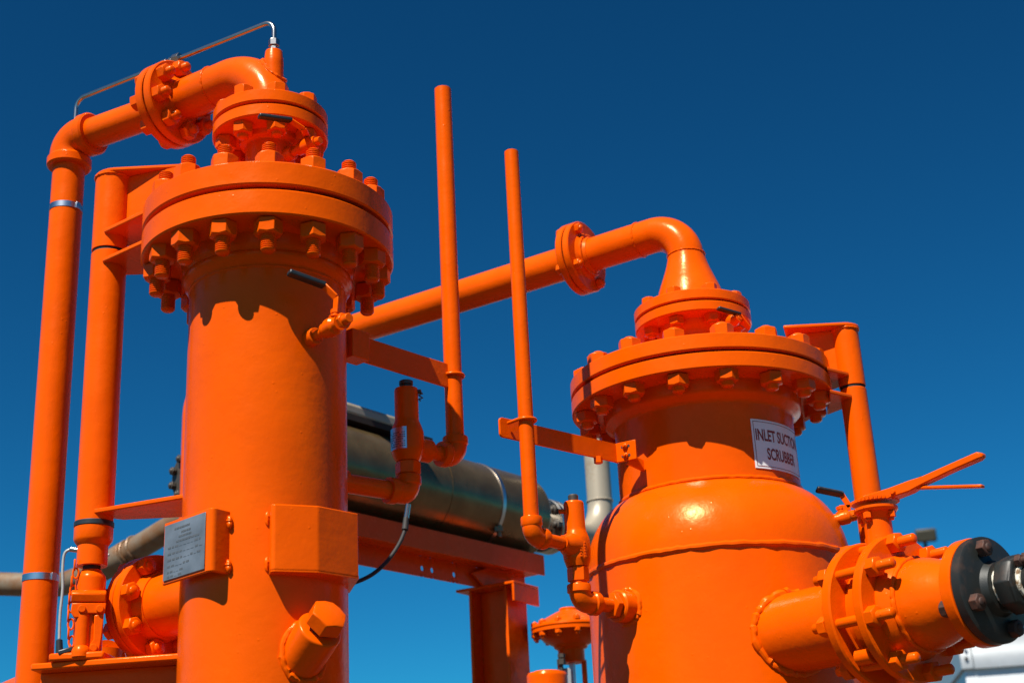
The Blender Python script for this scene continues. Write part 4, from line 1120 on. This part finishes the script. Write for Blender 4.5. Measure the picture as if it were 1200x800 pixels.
MB().lathe([(0, DECK), (.12, DECK), (.12, DECK + .05), (.06, DECK + .08), (.06, zq - .3), (.09, zq - .29), (.09, zq - .25), (0, zq - .25)], fa_, 40).build('valve_body', 'paint', CV)
MB().cyl(at(659, 795, 5.33), at(657, 768, 5.33), .007).hexnut(frame(at(658, 778, 5.33), UP), .028, .02).hexnut(frame(at(658, 770, 5.33), UP), .024, .014).build('air_fitting', 'darkcap', CV)
DR = (at(641, 790, 5.0).x, 5.0)
dz = lambda y: zz(DR, y)
ST = thing('strainer_drum', 'dark orange capped cylinder at the bottom edge left of the actuator', 'drum', (DR[0], DR[1], DECK))
MB().lathe(fil([(0, DECK), (.071, DECK), (.071, dz(788) - .01, .004), (.066, dz(788)), (.05, dz(788)), (.045, dz(788) + .006), (0, dz(788) + .008)]), frame((DR[0], DR[1], 0), UP), 48).build('drum', 'paint', ST)

# ================================================================== lifting jack on the left shelf
JK = thing('bottle_jack', 'orange bottle jack standing on the left vessel shelf under the lifting post', 'jack', (D1xy[0], D1xy[1], zs))
jf = frame((D1xy[0], D1xy[1], 0), UP); jz = lambda y: zz(D1xy, y)
MB().lathe(fil([(0, jz(700)), (.0355, jz(700)), (.0355, jz(676), .010), (.025, jz(670), .005), (.023, jz(668)), (0, jz(668))]), jf, 40).build('head', 'paint', JK)
MB().cyl(V((D1xy[0], D1xy[1], zs + .02)), V((D1xy[0], D1xy[1], jz(699))), .034, None, 40).build('cylinder', 'paint', JK)
MB().cyl(V((D1xy[0], D1xy[1], jz(672))), V((D1xy[0], D1xy[1], zjk + .002)), .021, None, 28).build('ram', 'gasket', JK)
cam_d = azdir(D1xy, 0); cam_r = azdir(D1xy, 90)
jc = V((D1xy[0], D1xy[1], 0)) + cam_d * .030
hb = MB()
zA, zB_ = jz(694), jz(709)
hb.prism([jc - cam_r * .043 + cam_d * y_ + UP * z_ for y_, z_ in ((-.02, zB_ + .002), (.014, zB_), (.018, zB_ + .012), (.020, zA - .012), (.012, zA - .002), (.0, zA), (-.02, zA))], cam_r * .080).build('lever_socket', 'paint', JK, bev=.003)
MB().prism([jc - cam_r * x_ + UP * z_ + cam_d * .004 for x_, z_ in ((.040, jz(710)), (-.038, jz(710)), (-.036, jz(722)), (.014, jz(722)), (.020, jz(727)), (.034, jz(727)), (.042, jz(720)))], cam_d * .010).build('link_plate', 'paint', JK, bev=.002)
for x_, y_ in ((-.017, 717), (.024, 717), (.014, 762)):
    c = jc + cam_r * x_ + UP * jz(y_) + cam_d * .013; MB().cyl(c - cam_d * .012, c + cam_d * .007, .0092, None, 20).build('pivot_bolt', 'paint', JK)
pu = jc + cam_r * -.014
MB().cyl(pu + UP * jz(765), pu + UP * jz(722), .0165, None, 28).build('pump', 'paint', JK)
MB().lathe(fil([(0, jz(772)), (.022, jz(772)), (.022, jz(765), .006), (.016, jz(759), .004), (0, jz(759))]), frame(pu + cam_d * .004, UP), 28).build('pump_base', 'paint', JK)
MB().prism([jc + cam_r * x_ + UP * jz(y_) for x_, y_ in ((.012, 724), (.034, 722), (.031, 752), (.026, 768), (.004, 770), (.006, 757), (.013, 752))], cam_d * .012).build('link_arm', 'paint', JK, bev=.002)
MB().prism([V((D1xy[0] + x_, D1xy[1] + y_, zs + .0005)) for x_, y_ in ((-.075, -.05), (.055, -.05), (.055, .05), (-.075, .05))], (0, 0, .018)).build('base', 'paint', JK, bev=.005)
MB().bar(jc - cam_r * .065 + UP * (jz(767)), jc - cam_r * .032 + UP * (jz(762)), .012, .012).build('release_handle', 'rubber', JK, bev=.003)
# chain hanging beside the jack
ch_ = MB(); nlk = 11
for i in range(nlk):
    t = i / (nlk - 1)
    xw = -.0375 - .008 * math.sin(t * PI) + (.004 if i % 2 else -.002)
    c = V((D1xy[0], D1xy[1], 0)) + cam_d * .022 + cam_r * xw + UP * (jz(664) + (jz(763) - jz(664)) * t)
    d1 = UP; d2 = cam_r if i % 2 else cam_d
    ch_.tube([c + d1 * (.0125 * math.sin(2 * PI * k / 16)) + d2 * (.0065 * math.cos(2 * PI * k / 16)) for k in range(16)], .0026, 8, True)
tag(ch_.build('hanging_chain', 'chain'), 'orange painted link chain hanging beside the jack', 'chain')

# ================================================================== things farther left / behind
GP = thing('stained_pipe', 'stained grey steel pipe with joint rings crossing behind the far-left riser', 'pipe', at(60, 684, 6.2))
gpts_ = bend([at(-120, 680, 6.6), at(70, 686, 6.2), at(118, 668, 6.0), at(250, 588, 5.6), at(330, 540, 5.3)], [.5, .35, .5], 12)
MB().tube(gpts_, .052, 32).build('pipe', 'rustypipe', GP)
g_a, g_b = at(118, 668, 6.0), at(250, 588, 5.6); gdv = (g_b - g_a).normalized()
for t_ in (.15, .21, .27):
    q = g_a.lerp(g_b, t_ + .06); MB().ringbead(frame(q, gdv), .054, .006, 50, 2).build('joint_ring', 'rustypipe', GP)
MB().lathe(fil([(.03, -.06), (.057, -.06), (.06, -.055), (.06, .055), (.057, .06), (.03, .06)]), frame(g_a.lerp(g_b, .16), gdv), 36, True).build('coupling_sleeve', 'rustypipe', GP)
# leg to the ground
MB().tube([at(-120, 680, 6.6), V((at(-120, 680, 6.6).x, 6.6, 0))], .052, 24).build('drop_leg', 'rustypipe', GP)

BF = thing('blind_flange', 'dark grey bolted steel disc peeking out left of the left vessel', 'flange', at(211, 558, 5.1))
bq = at(217, 557, 5.1); bdir = V((-.70, -.71, 0))
MB().lathe(fil([(0, -.022), (.088, -.022), (.092, -.018), (.092, -.002), (.088, .002), (0, .002)]), frame(bq, bdir), 56).build('disc', 'darkcap', BF)
bolts(BF, bq, bdir, .073, 8, 20, -.022, .002, .009, .028, .016, .004, .006, 'darkcap', thr=False)
bend_ = at(300, 566, 5.25)
MB().cyl(bq - bdir * .02, bend_, .05).build('neck', 'palepipe', BF)
MB().tube([bend_ + UP * .05, V((bend_.x, bend_.y, DECK))], .05, 24).build('leg', 'palepipe', BF)

GC = thing('grey_cable', 'thin grey cable with black plug hanging between riser and jack', 'cable', at(72, 745, 4.0))
gq = [at(94, 643, 4.0), at(84, 643, 4.0), at(76, 648, 4.0), at(73.5, 665, 4.0), at(73.5, 690, 4.0), at(70.5, 720, 4.0), at(69.5, 748, 4.0)]
MB().tube(smooth(gq), .0042, 12).build('sheath', 'greycable', GC)
MB().cyl(at(69.5, 749, 4.0), at(70, 778, 4.0), .009, .0115, 20).build('plug', 'rubber', GC)
MB().cyl(at(82, 643, 4.0), at(98, 645, 4.0), .0075, None, 16).build('connector', 'tube', GC)
MB().tube([at(96, 645, 4.0), at(128, 650, 4.0)], .004, 10).build('tail', 'greycable', GC)

LP = thing('drain_pipe', 'orange pipe in the bottom left corner behind the far-left riser and jack shelf', 'pipe', at(75, 800, 4.1))
zl = at(80, 793, 3.95).z
la_ = ath(120, 775, zl); lb_ = ath(-40, 838, zl)
MB().tube([la_ + (la_ - lb_).normalized() * .03, la_, lb_, lb_ + (lb_ - la_).normalized() * .5], .052, 40).build('pipe', 'paint', LP)
lx = la_
MB().tube([V((lx.x, lx.y, DECK)), lx + UP * .03], .052, 32).build('leg', 'paint', LP)

# ================================================================== far background at right: white cabin and floodlight
CA = at(1122, 750, 14.0)
WC = thing('white_cabin', 'white cabin with rounded grey roof edge at the bottom right corner', 'cabin', V((CA.x, CA.y, 0)))
cxd = V((1, -.18, 0)).normalized(); cyd = V((.18, 1, 0)).normalized()
zr1 = at(1122, 750, 14).z; zr0 = at(1125, 784, 14).z
P_ = V((CA.x, CA.y, 0))
MB().prism([P_ + cxd * .03 + cyd * .05, P_ + cxd * 6 + cyd * .05, P_ + cxd * 6 + cyd * 3, P_ + cxd * .03 + cyd * 3], (0, 0, zr0 + .01)).build('wall', 'white', WC, bev=.01)
prof_r = []
for i in range(9):
    a = PI / 2 * i / 8; prof_r.append((.30 - .30 * math.sin(a), zr0 + (zr1 - zr0) * .0 + .34 * (1 - math.cos(a)) if False else zr0 + .42 * math.sin(a) * 1.0))
rp_ = [P_ + cyd * (.0) + UP * zr0] + [P_ + cyd * (.36 * (1 - math.cos(PI / 2 * i / 8))) + UP * (zr0 + .02 + .36 * math.sin(PI / 2 * i / 8)) for i in range(9)] + [P_ + cyd * 3.1 + UP * (zr0 + .40), P_ + cyd * 3.1 + UP * zr0]
MB().prism([q + cxd * .12 for q in rp_], cxd * 6).build('roof', 'greypaint', WC)
ec = MB().prism([q for q in rp_], cxd * .115).build('end_cap', 'greypaint', WC, bev=.006)
for z_ in (.10, .22):
    MB().cyl(P_ + cxd * .055 + cyd * .02 + UP * (zr0 + z_), P_ + cxd * .055 - cyd * .02 + UP * (zr0 + z_), .016).build('rivet', 'darkcap', ec)

FLp = at(1085, 627, 32.)
FL = thing('flood_light', 'small blurred floodlight on a mast above the valve studs', 'lamp', V((FLp.x, FLp.y, 0)))
MB().box(frame(FLp, V((-.2, -1, -.25)).normalized()), .46, .30, .22).build('lamp_housing', 'lampgrey', FL, bev=.04)
MB().box(frame(FLp + V((-.2, -1, -.25)).normalized() * .115, V((-.2, -1, -.25)).normalized()), .38, .22, .006).build('lens', 'lampgrey', FL)
MB().cyl(V((FLp.x, FLp.y + .15, 0)), V((FLp.x, FLp.y + .15, FLp.z - .1)), .06, .045, 20).build('mast', 'lampgrey', FL)
MB().bar(V((FLp.x, FLp.y + .15, FLp.z - .12)), V((FLp.x, FLp.y, FLp.z - .02)), .06, .06).build('bracket', 'lampgrey', FL)

# ================================================================== camera, light, world
cam = bpy.data.cameras.new('camera'); co = bpy.data.objects.new('camera', cam); COL.objects.link(co)
cam.sensor_width = 36; cam.lens = F / 1200 * 36; cam.clip_end = 4000; cam.clip_start = .05
# camera axes in world coordinates
X = V((xc.x, yc.x, zc.x)); Yv = V((xc.y, yc.y, zc.y)); Zv = V((xc.z, yc.z, zc.z))
mw = Matrix((X, Yv, Zv)).transposed().to_4x4(); mw.translation = V((0, 0, CAMZ)); co.matrix_world = mw
cam.dof.use_dof = True; cam.dof.focus_distance = 3.5; cam.dof.aperture_fstop = 4.0
S.camera = co
SAZ, SEL = 209., 54.
sun = bpy.data.lights.new('sun', 'SUN'); sun.energy = 5.0; sun.angle = R(.53); sun.color = (1, .95, .86)
so_ = bpy.data.objects.new('sun', sun); COL.objects.link(so_)
sdir = V((math.sin(R(SAZ)) * math.cos(R(SEL)), math.cos(R(SAZ)) * math.cos(R(SEL)), math.sin(R(SEL))))
so_.rotation_euler = sdir.to_track_quat('Z', 'Y').to_euler(); so_.location = (0, 0, 8)
w = bpy.data.worlds.new('World'); S.world = w; w.use_nodes = True; nt = w.node_tree
bg = nt.nodes['Background']; sky = nt.nodes.new('ShaderNodeTexSky'); sky.sky_type = 'NISHITA'; sky.sun_disc = False
sky.sun_elevation = R(SEL); sky.sun_rotation = R(SAZ); sky.altitude = 900; sky.air_density = 1.0; sky.dust_density = .3; sky.ozone_density = 3.0
k1 = nt.nodes.new('ShaderNodeMix'); k1.data_type = 'RGBA'; k1.blend_type = 'MULTIPLY'; k1.inputs[0].default_value = 1; k1.inputs[7].default_value = (.25, .25, .25, 1)
gm = nt.nodes.new('ShaderNodeGamma'); gm.inputs[1].default_value = 1.4
k2 = nt.nodes.new('ShaderNodeMix'); k2.data_type = 'RGBA'; k2.blend_type = 'MULTIPLY'; k2.inputs[0].default_value = 1; k2.inputs[7].default_value = (.19, 1.36, 1.66, 1)
nt.links.new(sky.outputs['Color'], k1.inputs[6]); nt.links.new(k1.outputs[2], gm.inputs[0]); nt.links.new(gm.outputs[0], k2.inputs[6])
nt.links.new(k2.outputs[2], bg.inputs['Color']); bg.inputs['Strength'].default_value = .10
S.view_settings.view_transform = 'Standard'; S.view_settings.look = 'None'; S.view_settings.exposure = .78; S.view_settings.gamma = 1
S.render.engine = 'CYCLES'
